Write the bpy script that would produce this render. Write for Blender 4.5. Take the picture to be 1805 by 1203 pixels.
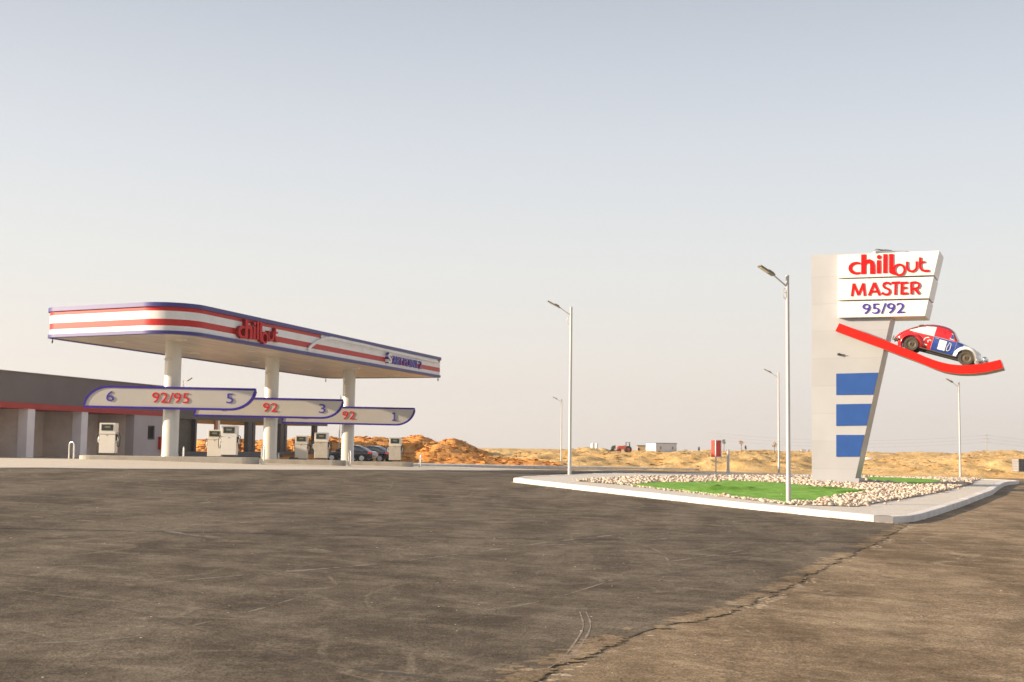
import bpy, bmesh, math, random
import numpy as np
from mathutils import Vector, Matrix, noise
from mathutils.geometry import delaunay_2d_cdt

sc = bpy.context.scene
for o in list(bpy.data.objects):
    bpy.data.objects.remove(o)
random.seed(7)
rad = math.radians

# ------------------------------------------------------------------ camera
F = 2200.0                       # focal length in pixels of the 1805 px wide photograph
PITCH = math.atan(188.5 / F)
ROLL = 0.014
CAMZ = 2.0
cam_d = bpy.data.cameras.new("camera")
cam = bpy.data.objects.new("camera", cam_d)
sc.collection.objects.link(cam)
RM = Matrix.Rotation(math.pi / 2 + PITCH, 3, 'X') @ Matrix.Rotation(ROLL, 3, 'Z')
cam.matrix_world = Matrix.Translation((0, 0, CAMZ)) @ RM.to_4x4()
cam_d.sensor_width = 36.0
cam_d.lens = F / 1805 * 36
cam_d.clip_start = 0.2
cam_d.clip_end = 9000
cam_d.dof.use_dof = True
cam_d.dof.focus_distance = 24
cam_d.dof.aperture_fstop = 2.8
sc.camera = cam
C0 = Vector((0, 0, CAMZ))

# ------------------------------------------------------------------ world + sun
SUN_EL = rad(16.5)
SH = Vector((-0.985, -0.165, 0)).normalized()
SUNV = Vector((SH.x * math.cos(SUN_EL), SH.y * math.cos(SUN_EL), math.sin(SUN_EL)))
world = bpy.data.worlds.new("World")
sc.world = world
world.use_nodes = True
nt = world.node_tree
nt.nodes.clear()
wo = nt.nodes.new('ShaderNodeOutputWorld')
bg = nt.nodes.new('ShaderNodeBackground')
sky = nt.nodes.new('ShaderNodeTexSky')
sky.sky_type = 'NISHITA'
sky.sun_disc = False
sky.sun_elevation = SUN_EL
sky.sun_rotation = math.atan2(SUNV.x, SUNV.y)
sky.dust_density = 6.0
sky.air_density = 1.2
geo = nt.nodes.new('ShaderNodeTexCoord')
sep = nt.nodes.new('ShaderNodeSeparateXYZ')
nt.links.new(geo.outputs['Generated'], sep.inputs[0])
asin = nt.nodes.new('ShaderNodeMath'); asin.operation = 'ARCSINE'
nt.links.new(sep.outputs['Z'], asin.inputs[0])
mul = nt.nodes.new('ShaderNodeMath'); mul.operation = 'MULTIPLY'; mul.inputs[1].default_value = 180 / math.pi / 90
nt.links.new(asin.outputs[0], mul.inputs[0])
ramp = nt.nodes.new('ShaderNodeValToRGB')
nt.links.new(mul.outputs[0], ramp.inputs[0])
def lin(c):
    return tuple(((x / 255) / 12.92 if x / 255 <= .04045 else ((x / 255 + .055) / 1.055) ** 2.4) for x in c)
stops = [(0.0, (240, 232, 225)), (3.6, (236, 231, 225)), (8.5, (226, 227, 227)), (13.5, (212, 216, 223)),
         (17.0, (199, 204, 213)), (21.0, (181, 187, 198)), (45, (140, 150, 176)), (90, (120, 132, 162))]
cr = ramp.color_ramp
while len(cr.elements) < len(stops):
    cr.elements.new(0.5)
for e, (a, c) in zip(cr.elements, stops):
    e.position = a / 90
    e.color = (*lin(c), 1)
bgs = nt.nodes.new('ShaderNodeBackground')
nt.links.new(sky.outputs[0], bgs.inputs[0]); bgs.inputs[1].default_value = 0.02
nt.links.new(ramp.outputs[0], bg.inputs[0]); bg.inputs[1].default_value = 0.50
add = nt.nodes.new('ShaderNodeAddShader')
nt.links.new(bg.outputs[0], add.inputs[0]); nt.links.new(bgs.outputs[0], add.inputs[1])
nt.links.new(add.outputs[0], wo.inputs[0])
sl = bpy.data.lights.new("sun", 'SUN')
sl.energy = 5.0
sl.angle = rad(0.7)
sl.color = (1.0, 0.82, 0.62)
so = bpy.data.objects.new("sun", sl)
sc.collection.objects.link(so)
so.rotation_euler = SUNV.to_track_quat('Z', 'Y').to_euler()
sc.view_settings.view_transform = 'Standard'
sc.view_settings.look = 'None'
sc.view_settings.exposure = 0.95
sc.view_settings.gamma = 1.0
sc.render.engine = 'CYCLES'
sc.cycles.max_bounces = 6
sc.cycles.use_denoising = True

HAZE = 0.00022
# ------------------------------------------------------------------ terrain
_gy = [-40, 0, 20, 35, 44, 52, 60, 66, 77, 91, 100, 110, 150, 400]
_gz = [-2.12, -2.1, -2.05, -1.90, -1.76, -1.52, -1.36, -1.33, -1.50, -1.66, -1.66, -1.70, -1.95, -1.95]
_Y = np.arange(-60, 420, 1.0)
_G = np.interp(_Y, _gy, _gz)
_G = np.convolve(np.pad(_G, 4, mode='edge'), np.ones(9) / 9, mode='valid')
def hz(px):
    return 790 + ROLL * (px - 902.5)
_z1p = [600, 780, 870, 1000, 1100, 1150, 1250, 1330, 1400, 1440, 1550, 1650, 1700, 1800, 2200]
_z1 = [-1.5, -1.4, -.9, -.45, -.45, -.4, -.35, -.3, -.55, -.8, -.95, -.6, -.2, -.25, -.4]
_z2p = [500, 850, 1000, 1040, 1080, 1190, 1240, 1300, 1400, 1500, 1590, 1650, 1670, 1700, 1740, 1770, 1800, 2200]
_z2 = [-.3, -.35, -.4, .1, -.5, -.40, -.25, .1, 0, .1, .1, .1, .0, .25, .45, .55, .3, .2]
def ss(a, b, x):
    t = min(1, max(0, (x - a) / (b - a)))
    return t * t * (3 - 2 * t)
def fbm(x, y, s, o=4, z=0.0):
    return noise.fractal(Vector((x / s, y / s, z)), 1.0, 2.0, o)
def T0(X, Y):
    g = float(np.interp(Y, _Y, _G))
    if X < 0:
        g += 0.02 * min(-X, 20)
    else:
        g -= 0.01 * min(X, 45)
    return g + CAMZ
def T(X, Y):
    z = T0(X, Y)
    if Y > 112:
        px = 902.5 + X / Y * F
        n0 = fbm(X, Y, 9, 3)
        z1 = float(np.interp(px, _z1p, _z1)) + CAMZ
        z2 = float(np.interp(px, _z2p, _z2)) + CAMZ
        a = ss(117 + 3 * n0, 136 + 4 * n0, Y)
        b = ss(165, 182, Y + 4 * n0) * (1 - ss(186, 215, Y))
        zz = z1 * (1 - b) + z2 * b
        far = -.75 + CAMZ
        c = ss(195, 240, Y)
        zz = zz * (1 - c) + far * c
        amp = ss(115, 126, Y) * (1 - 0.85 * ss(215, 400, Y))
        nn = .34 * fbm(X, Y, 7, 4, 3.1) + .34 * fbm(X, Y, 1.7, 4, 8.2) - .36 * abs(fbm(X, Y, 3.4, 4, 5.5))
        z = z * (1 - a) + zz * a + amp * nn * .85
    return z
def ray(px, py):
    return (RM @ Vector(((px - 902.5) / F, -(py - 601.5) / F, -1)))
def P(px, py, Y):
    d = ray(px, py)
    return C0 + d * (Y / d.y)
def G(px, py, h=0.0):
    d = ray(px, py)
    d = d / d.y
    y0, y1 = 3.0, None
    y = 3.0
    while y < 160:
        p = C0 + d * y
        if p.z < T0(p.x, y) + h:
            y1 = y
            break
        y0 = y
        y += 0.5
    if y1 is None:
        y1 = 160
        y0 = 159
    for _ in range(20):
        m = (y0 + y1) / 2
        p = C0 + d * m
        if p.z < T0(p.x, m) + h:
            y1 = m
        else:
            y0 = m
    return C0 + d * y1

class Pl:
    """vertical plane in the world: origin, horizontal direction u, outward normal n"""
    def __init__(s, o, u):
        s.o = Vector(o); s.u = Vector((u[0], u[1], 0)).normalized()
        s.n = Vector((s.u.y, -s.u.x, 0))      # towards the camera side
    def uv(s, px, py, off=0.0):
        d = ray(px, py)
        o = s.o + s.n * off
        t = (o - C0).dot(s.n) / d.dot(s.n)
        q = C0 + d * t - s.o
        return (q.dot(s.u), q.z)
    def w(s, uv, off=0.0):
        return s.o + s.u * uv[0] + Vector((0, 0, uv[1])) + s.n * off

# ------------------------------------------------------------------ materials
MATS = {}
def mat(name, col, rough=0.6, metal=0.0, var=0.08, scale=2.0, bump=0.0, bscale=30.0, spec=0.5, coat=0.0, dirt=None, dscale=0.6):
    if name in MATS:
        return MATS[name]
    m = bpy.data.materials.new(name)
    m.use_nodes = True
    n = m.node_tree
    b = n.nodes['Principled BSDF']
    b.inputs['Roughness'].default_value = rough
    b.inputs['Metallic'].default_value = metal
    b.inputs['Specular IOR Level'].default_value = spec
    b.inputs['Coat Weight'].default_value = coat
    g = n.nodes.new('ShaderNodeNewGeometry')
    t = n.nodes.new('ShaderNodeTexNoise')
    t.inputs['Scale'].default_value = scale
    t.inputs['Detail'].default_value = 5
    n.links.new(g.outputs['Position'], t.inputs['Vector'])
    r = n.nodes.new('ShaderNodeValToRGB')
    r.color_ramp.elements[0].position = .3
    r.color_ramp.elements[1].position = .7
    c = Vector(col)
    r.color_ramp.elements[0].color = (*(c * (1 - var)), 1)
    r.color_ramp.elements[1].color = (*(c * (1 + var)), 1)
    n.links.new(t.outputs['Fac'], r.inputs[0])
    out = r.outputs[0]
    if dirt is not None:
        t2 = n.nodes.new('ShaderNodeTexNoise')
        t2.inputs['Scale'].default_value = dscale
        t2.inputs['Detail'].default_value = 7
        t2.inputs['Roughness'].default_value = .65
        n.links.new(g.outputs['Position'], t2.inputs['Vector'])
        r2 = n.nodes.new('ShaderNodeValToRGB')
        r2.color_ramp.elements[0].position = .48
        r2.color_ramp.elements[1].position = .70
        r2.color_ramp.elements[1].color = (.7, .7, .7, 1)
        n.links.new(t2.outputs['Fac'], r2.inputs[0])
        mx = n.nodes.new('ShaderNodeMix'); mx.data_type = 'RGBA'
        n.links.new(r2.outputs[0], mx.inputs[0])
        n.links.new(out, mx.inputs[6])
        mx.inputs[7].default_value = (*dirt, 1)
        out = mx.outputs[2]
    n.links.new(out, b.inputs['Base Color'])
    if bump:
        t3 = n.nodes.new('ShaderNodeTexNoise')
        t3.inputs['Scale'].default_value = bscale
        t3.inputs['Detail'].default_value = 4
        n.links.new(g.outputs['Position'], t3.inputs['Vector'])
        bp = n.nodes.new('ShaderNodeBump')
        bp.inputs['Strength'].default_value = bump
        bp.inputs['Distance'].default_value = .02
        n.links.new(t3.outputs['Fac'], bp.inputs['Height'])
        n.links.new(bp.outputs[0], b.inputs['Normal'])
    MATS[name] = m
    return m

def N(n, kind, **kw):
    x = n.nodes.new('ShaderNode' + kind)
    for k, v in kw.items():
        setattr(x, k, v)
    return x
def math_(n, op, a, b=None, clamp=False):
    x = n.nodes.new('ShaderNodeMath'); x.operation = op; x.use_clamp = clamp
    for i, v in enumerate((a, b)):
        if v is None:
            continue
        if isinstance(v, (int, float)):
            x.inputs[i].default_value = v
        else:
            n.links.new(v, x.inputs[i])
    return x.outputs[0]
def mixc(n, f, a, b):
    x = n.nodes.new('ShaderNodeMix'); x.data_type = 'RGBA'
    for i, v in ((0, f), (6, a), (7, b)):
        if isinstance(v, (int, float)):
            x.inputs[i].default_value = v
        elif isinstance(v, tuple):
            x.inputs[i].default_value = (*v, 1)
        else:
            n.links.new(v, x.inputs[i])
    return x.outputs[2]
def noise_(n, vec, scale, detail=5, rough=.55, dist=0.0):
    x = n.nodes.new('ShaderNodeTexNoise')
    x.inputs['Scale'].default_value = scale; x.inputs['Detail'].default_value = detail
    x.inputs['Roughness'].default_value = rough; x.inputs['Distortion'].default_value = dist
    n.links.new(vec, x.inputs['Vector'])
    return x.outputs['Fac']
def rmp(n, f, a, b, lo=0.0, hi=1.0):
    x = n.nodes.new('ShaderNodeMapRange'); x.clamp = True
    n.links.new(f, x.inputs[0])
    for i, v in enumerate((a, b, lo, hi)):
        x.inputs[i + 1].default_value = v
    return x.outputs[0]
def xform(n, vec, sx, sy, sz=1.0, rz=0.0):
    x = n.nodes.new('ShaderNodeMapping')
    x.vector_type = 'POINT'
    r = n.nodes.new('ShaderNodeMapping')
    r.inputs['Rotation'].default_value = (0, 0, rz)
    n.links.new(vec, r.inputs['Vector'])
    x.inputs['Scale'].default_value = (sx, sy, sz)
    n.links.new(r.outputs[0], x.inputs['Vector'])
    return x.outputs[0]

def asphalt(name, dark, light, dust, dust_amt):
    m = bpy.data.materials.new(name); m.use_nodes = True
    n = m.node_tree; b = n.nodes['Principled BSDF']
    b.inputs['Roughness'].default_value = .93
    b.inputs['Specular IOR Level'].default_value = .12
    g = N(n, 'NewGeometry').outputs['Position']
    big = noise_(n, xform(n, g, .42, .13, 1, .12), 1.0, 9, .66, .6)
    st1 = noise_(n, xform(n, g, .22, 2.6, 1, .22), 1.0, 6, .62, .3)
    st2 = noise_(n, xform(n, g, .25, 3.4, 1, -.35), 1.0, 6, .6, .5)
    mid = noise_(n, g, 1.3, 7, .62)
    fine = noise_(n, g, 38, 5, .75)
    fine2 = noise_(n, g, 9, 6, .75)
    def arcs(cx_, cy_, fr_, ft):
        sub = n.nodes.new('ShaderNodeVectorMath'); sub.operation = 'SUBTRACT'
        n.links.new(g, sub.inputs[0]); sub.inputs[1].default_value = (cx_, cy_, 0)
        sp_ = N(n, 'SeparateXYZ'); n.links.new(sub.outputs[0], sp_.inputs[0])
        r_ = math_(n, 'SQRT', math_(n, 'ADD', math_(n, 'POWER', math_(n, 'ABSOLUTE', sp_.outputs['X']), 2.0), math_(n, 'POWER', math_(n, 'ABSOLUTE', sp_.outputs['Y']), 2.0)))
        th = math_(n, 'ARCTAN2', sp_.outputs['Y'], sp_.outputs['X'])
        cb2 = N(n, 'CombineXYZ')
        n.links.new(math_(n, 'MULTIPLY', r_, fr_), cb2.inputs[0]); n.links.new(math_(n, 'MULTIPLY', th, ft), cb2.inputs[1])
        return noise_(n, cb2.outputs[0], 1.0, 7, .68, .1)
    ar1 = arcs(-22, -12, 1.3, 3.0); ar2 = arcs(26, 52, 1.1, 3.0)
    s = math_(n, 'ADD', math_(n, 'MULTIPLY', big, .44), math_(n, 'MULTIPLY', st1, .05))
    s = math_(n, 'ADD', s, math_(n, 'MULTIPLY', math_(n, 'ADD', ar1, ar2), .09))
    s = math_(n, 'ADD', s, math_(n, 'MULTIPLY', st2, .06))
    s = math_(n, 'ADD', s, math_(n, 'MULTIPLY', mid, .25))
    f = rmp(n, s, .43, .57)
    c = mixc(n, f, dark, light)
    d = rmp(n, math_(n, 'ADD', math_(n, 'MULTIPLY', mid, .35), math_(n, 'MULTIPLY', ar1, .65)), .52, .72, 0, dust_amt)
    c = mixc(n, d, c, dust)
    def lines(sx, sy, rz_, thr, msk_seed, amt):
        v = xform(n, g, sx, sy, 1, rz_)
        ad = n.nodes.new('ShaderNodeVectorMath'); ad.operation = 'ADD'; n.links.new(v, ad.inputs[0]); ad.inputs[1].default_value = (msk_seed, msk_seed * .7, 0)
        q = noise_(n, ad.outputs[0], 1.0, 1.5, .4, .25)
        d_ = math_(n, 'ABSOLUTE', math_(n, 'SUBTRACT', q, .5))
        l_ = rmp(n, d_, thr * .4, thr, 1, 0)
        mk = rmp(n, noise_(n, xform(n, ad.outputs[0], 1.7, 1.7), 1.0, 4, .6), .44, .62)
        br_ = rmp(n, noise_(n, g, 5.0, 5, .75), .35, .6, .15, 1)
        return math_(n, 'MULTIPLY', math_(n, 'MULTIPLY', l_, math_(n, 'MULTIPLY', mk, br_)), amt)
    for (sx, sy, rz_, thr, sd, am) in ((.10, .34, .35, .0045, 3.0, .55), (.08, .30, -.45, .0040, 9.0, .5), (.26, .09, .2, .006, 17.0, .35), (.13, .22, 1.0, .004, 23.0, .45)):
        c = mixc(n, lines(sx, sy, rz_, thr, sd, am), c, dust)
    pat = rmp(n, noise_(n, g, .55, 9, .72, .5), .50, .58)
    c = mixc(n, math_(n, 'MULTIPLY', pat, .22), c, light)
    pat2 = rmp(n, noise_(n, xform(n, g, .8, 1.1, 1, .9), 1.0, 9, .74, .5), .56, .64)
    c = mixc(n, math_(n, 'MULTIPLY', pat2, .28), c, tuple(q_ * .8 for q_ in dark))
    sp = rmp(n, fine, .38, .64, .50, 1.55)
    sp2 = rmp(n, fine2, .32, .68, .72, 1.28)
    x = n.nodes.new('ShaderNodeVectorMath'); x.operation = 'SCALE'
    n.links.new(c, x.inputs[0]); n.links.new(math_(n, 'MULTIPLY', sp, sp2), x.inputs['Scale'])
    col = x.outputs[0]
    vo = n.nodes.new('ShaderNodeTexVoronoi'); vo.inputs['Scale'].default_value = 3.2
    n.links.new(g, vo.inputs['Vector'])
    sel = rmp(n, noise_(n, g, .9, 3), .56, .62)
    dot = math_(n, 'MULTIPLY', rmp(n, vo.outputs['Distance'], .035, .055, 1, 0), sel)
    col = mixc(n, dot, col, (.42, .36, .28))
    n.links.new(col, b.inputs['Base Color'])
    bp = N(n, 'Bump'); bp.inputs['Strength'].default_value = .55; bp.inputs['Distance'].default_value = .02
    n.links.new(math_(n, 'ADD', fine, math_(n, 'MULTIPLY', fine2, .8)), bp.inputs['Height'])
    bp2 = N(n, 'Bump'); bp2.inputs['Strength'].default_value = .35; bp2.inputs['Distance'].default_value = .10
    n.links.new(math_(n, 'ADD', mid, st1), bp2.inputs['Height'])
    n.links.new(bp.outputs[0], bp2.inputs['Normal'])
    n.links.new(bp2.outputs[0], b.inputs['Normal'])
    return m
M_FORE = asphalt('asphalt', (.088, .069, .048), (.194, .157, .111), (.35, .285, .20), .40)
M_ROAD = asphalt('dusty_asphalt', (.165, .116, .068), (.355, .264, .162), (.50, .40, .27), .60)

def pavers(name, c1, c2, mortar, sx, rz=0.0):
    m = bpy.data.materials.new(name); m.use_nodes = True
    n = m.node_tree; b = n.nodes['Principled BSDF']
    b.inputs['Roughness'].default_value = .9
    b.inputs['Specular IOR Level'].default_value = .2
    g = N(n, 'NewGeometry').outputs['Position']
    br = n.nodes.new('ShaderNodeTexBrick')
    n.links.new(xform(n, g, sx, sx, 1, rz), br.inputs['Vector'])
    br.inputs['Scale'].default_value = 1
    br.inputs['Color1'].default_value = (*c1, 1); br.inputs['Color2'].default_value = (*c2, 1)
    br.inputs['Mortar'].default_value = (*mortar, 1)
    br.inputs['Mortar Size'].default_value = .012
    f = noise_(n, g, .8, 6, .65)
    c = mixc(n, rmp(n, f, .42, .7, 0, .6), br.outputs['Color'], (.60, .52, .40))
    f2 = noise_(n, g, 12, 4, .6)
    x = n.nodes.new('ShaderNodeVectorMath'); x.operation = 'SCALE'
    n.links.new(c, x.inputs[0]); n.links.new(rmp(n, f2, .3, .7, .85, 1.12), x.inputs['Scale'])
    n.links.new(x.outputs[0], b.inputs['Base Color'])
    return m
M_PAVE = pavers('paving', (.70, .66, .57), (.62, .58, .50), (.42, .39, .34), 4.0, .3)
M_APRON = pavers('apron_paving', (.68, .61, .50), (.60, .54, .44), (.46, .41, .33), 2.5, .1)

def sand(name, a, b_, c_, weed=False):
    m = bpy.data.materials.new(name); m.use_nodes = True
    n = m.node_tree; b = n.nodes['Principled BSDF']
    b.inputs['Roughness'].default_value = .95
    b.inputs['Specular IOR Level'].default_value = .1
    g = N(n, 'NewGeometry').outputs['Position']
    f = noise_(n, g, .22, 6, .6)
    c = mixc(n, rmp(n, f, .38, .62), a, b_)
    f2 = noise_(n, g, 1.6, 6, .7)
    c = mixc(n, rmp(n, f2, .52, .72, 0, .75), c, c_)
    if weed:
        f3 = noise_(n, xform(n, g, .05, .05), 1.0, 4)
        f4 = noise_(n, g, 2.5, 5, .7)
        w = math_(n, 'MULTIPLY', rmp(n, f3, .57, .64), rmp(n, f4, .5, .6, 0, .55))
        c = mixc(n, w, c, (.16, .15, .05))
    n.links.new(c, b.inputs['Base Color'])
    bp = N(n, 'Bump'); bp.inputs['Strength'].default_value = .8; bp.inputs['Distance'].default_value = .25
    n.links.new(noise_(n, g, 1.8, 7, .7), bp.inputs['Height'])
    n.links.new(bp.outputs[0], b.inputs['Normal'])
    return m
M_SAND = sand('sand', (.61, .39, .155), (.71, .49, .22), (.50, .30, .115), True)
M_ORANGE = sand('orange_soil', (.66, .28, .065), (.76, .38, .12), (.44, .17, .045))

WHITE = mat('white_panel', (.78, .76, .72), .35, 0, .03, 1.5, dirt=(.66, .62, .55), dscale=.8)
BEIGE = None
RED = mat('red_panel', (.50, .016, .012), .4, 0, .05, 2, spec=.3)
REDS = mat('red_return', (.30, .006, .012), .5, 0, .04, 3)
REDL = mat('red_letter', (.60, .004, .006), .45, 0, .04, 3, spec=.2)
BLUE = mat('blue_trim', (.042, .036, .20), .45, 0, .06, 2)
BLUEP = mat('blue_panel', (.022, .078, .28), .4, 0, .06, 2, spec=.3)
BLUEL = mat('blue_letter', (.055, .035, .33), .5, 0, .05, 2, spec=.2)
BOARD = mat('board_face', (.44, .42, .385), .4, 0, .04, 1)
GREYW = mat('grey_render', (.180, .160, .148), .9, 0, .04, .8, bump=.2, bscale=14, dirt=(.155, .14, .128), dscale=.5)
GREYL = mat('light_grey_render', (.80, .78, .76), .85, 0, .05, 1.0, bump=.1)
BAYW = mat('bay_render', (.70, .65, .57), .9, 0, .06, .9, bump=.15, dirt=(.52, .47, .40), dscale=.7)
REDB = mat('red_band', (.42, .035, .030), .6, 0, .08, 1)
DARK = mat('dark_frame', (.055, .050, .050), .5, 0, .2, 2)
DARKT = mat('dark_tile', (.105, .085, .062), .6, 0, .25, 6, bump=.3, bscale=18)
CONC = mat('concrete', (.40, .365, .31), .85, 0, .10, 2, bump=.2, bscale=25, dirt=(.30, .26, .21), dscale=1.2)
KERB = mat('white_kerb', (.72, .69, .64), .75, 0, .05, 2, bump=.15, bscale=20, dirt=(.55, .45, .34), dscale=1.6)
KERBG = mat('grey_kerb', (.17, .165, .17), .8, 0, .06, 2, bump=.15, bscale=20)
COLW = mat('column_paint', (.62, .60, .53), .22, 0, .02, 1.5, spec=.6, coat=.3)
POLE = mat('pole_paint', (.50, .485, .46), .4, .1, .05, 3)
LEDG = mat('lamp_head', (.22, .20, .16), .4, .3, .1, 8)
LENS = mat('lamp_lens', (.50, .45, .34), .25, 0, .05, 8)
PUMPW = mat('pump_enamel', (.74, .70, .62), .3, 0, .03, 3, coat=.3)
PUMPD = mat('pump_display', (.030, .040, .032), .12, 0, .5, 10)
STEEL = mat('brushed_steel', (.62, .61, .58), .32, .75, .06, 6)
PUMPS = mat('pump_steel', (.56, .51, .43), .45, .35, .08, 6)
RUB = mat('rubber', (.035, .033, .031), .7, 0, .2, 10)
CHROME = mat('chrome', (.75, .75, .75), .08, 1.0, .02, 3)
TYRE = mat('dusty_tyre', (.060, .050, .036), .8, 0, .15, 10)
RIM = mat('dusty_rim', (.12, .095, .065), .5, .3, .15, 10)
CRED = mat('car_red', (.62, .015, .02), .18, 0, .04, 4, coat=.8)
CMAR = mat('car_maroon', (.25, .02, .025), .18, 0, .04, 4, coat=.8)
CWHITE = mat('car_white', (.80, .77, .72), .2, 0, .03, 4, coat=.8)
CBLUE = mat('car_blue', (.025, .065, .30), .2, 0, .05, 4, coat=.8)
CBLACK = mat('car_dark', (.020, .019, .024), .16, .2, .1, 4, coat=1.0)
GLASS = mat('dark_glass', (.035, .045, .055), .06, 0, .1, 3, spec=.8)
LIGHTR = mat('tail_light', (.55, .01, .02), .15, 0, .1, 6)
SILV = mat('silver', (.70, .70, .68), .25, .6, .05, 6)

def seam_mat(name, col, pitch_z, rough=.35, brick=False):
    m = bpy.data.materials.new(name); m.use_nodes = True
    n = m.node_tree; b = n.nodes['Principled BSDF']
    b.inputs['Roughness'].default_value = rough
    g = N(n, 'NewGeometry').outputs['Position']
    s = N(n, 'SeparateXYZ'); n.links.new(g, s.inputs[0])
    fr = math_(n, 'FRACT', math_(n, 'MULTIPLY', s.outputs['Z'], 1 / pitch_z))
    l = math_(n, 'LESS_THAN', fr, .03 / pitch_z)
    cell = math_(n, 'FLOOR', math_(n, 'MULTIPLY', s.outputs['Z'], 1 / pitch_z))
    wn = n.nodes.new('ShaderNodeTexWhiteNoise'); wn.noise_dimensions = '1D'
    n.links.new(cell, wn.inputs['W'])
    c = Vector(col)
    base = mixc(n, rmp(n, noise_(n, g, .8, 5), .35, .65), tuple(c * .96), tuple(c * 1.03))
    x = n.nodes.new('ShaderNodeVectorMath'); x.operation = 'SCALE'
    n.links.new(base, x.inputs[0]); n.links.new(rmp(n, wn.outputs['Value'], 0, 1, .95, 1.02), x.inputs['Scale'])
    col2 = mixc(n, math_(n, 'MULTIPLY', l, .2), x.outputs[0], tuple(c * .45))
    n.links.new(col2, b.inputs['Base Color'])
    return m
BEIGE = seam_mat('beige_cladding', (.40, .405, .42), 1.25)
def soffit_mat():
    m = bpy.data.materials.new('soffit_panel'); m.use_nodes = True
    n = m.node_tree; b = n.nodes['Principled BSDF']
    b.inputs['Roughness'].default_value = .30
    b.inputs['Specular IOR Level'].default_value = .7
    b.inputs['Metallic'].default_value = .25
    g = N(n, 'NewGeometry').outputs['Position']
    v = xform(n, g, 1, 1, 1, rad(15.5))
    s = N(n, 'SeparateXYZ'); n.links.new(v, s.inputs[0])
    fx = math_(n, 'FRACT', math_(n, 'MULTIPLY', s.outputs['X'], 1 / .30))
    l = math_(n, 'LESS_THAN', fx, .09)
    fy = math_(n, 'FRACT', math_(n, 'MULTIPLY', s.outputs['Y'], 1 / 6.0))
    l2 = math_(n, 'LESS_THAN', fy, .006)
    base = mixc(n, rmp(n, noise_(n, xform(n, v, 3, .25), 1, 5), .3, .7), (.50, .43, .34), (.78, .69, .56))
    c = mixc(n, math_(n, 'MULTIPLY', math_(n, 'MAXIMUM', l, l2), .5), base, (.30, .26, .21))
    n.links.new(c, b.inputs['Base Color'])
    bp = N(n, 'Bump'); bp.inputs['Strength'].default_value = .25; bp.inputs['Distance'].default_value = .05
    n.links.new(noise_(n, xform(n, v, 2, .3), 1, 4), bp.inputs['Height'])
    n.links.new(bp.outputs[0], b.inputs['Normal'])
    return m
SOFFIT = soffit_mat()
def turf_mat():
    m = bpy.data.materials.new('turf'); m.use_nodes = True
    n = m.node_tree; b = n.nodes['Principled BSDF']
    b.inputs['Roughness'].default_value = .85
    b.inputs['Specular IOR Level'].default_value = .15
    b.inputs['Sheen Weight'].default_value = .0
    g = N(n, 'NewGeometry').outputs['Position']
    c = mixc(n, rmp(n, noise_(n, g, 1.6, 8, .7), .38, .62), (.13, .31, .035), (.26, .47, .085))
    f = noise_(n, g, 60, 4, .7)
    x = n.nodes.new('ShaderNodeVectorMath'); x.operation = 'SCALE'
    n.links.new(c, x.inputs[0]); n.links.new(rmp(n, f, .3, .7, .75, 1.25), x.inputs['Scale'])
    n.links.new(x.outputs[0], b.inputs['Base Color'])
    bp = N(n, 'Bump'); bp.inputs['Strength'].default_value = .6; bp.inputs['Distance'].default_value = .03
    n.links.new(f, bp.inputs['Height']); n.links.new(bp.outputs[0], b.inputs['Normal'])
    return m
TURF = turf_mat()
def stone_mat():
    m = bpy.data.materials.new('pale_stone'); m.use_nodes = True
    n = m.node_tree; b = n.nodes['Principled BSDF']
    b.inputs['Roughness'].default_value = .9
    b.inputs['Specular IOR Level'].default_value = .15
    g = N(n, 'NewGeometry').outputs['Position']
    wn = n.nodes.new('ShaderNodeTexVoronoi'); wn.inputs['Scale'].default_value = 5.5
    n.links.new(g, wn.inputs['Vector'])
    s = N(n, 'SeparateXYZ'); n.links.new(wn.outputs['Color'], s.inputs[0])
    c = mixc(n, s.outputs[0], (.50, .41, .31), (.64, .56, .46))
    c = mixc(n, rmp(n, s.outputs[1], .84, .9, 0, .6), c, (.50, .27, .20))
    c = mixc(n, rmp(n, s.outputs[2], .88, .94, 0, .6), c, (.36, .31, .26))
    n.links.new(c, b.inputs['Base Color'])
    return m
STONE = stone_mat()

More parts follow.
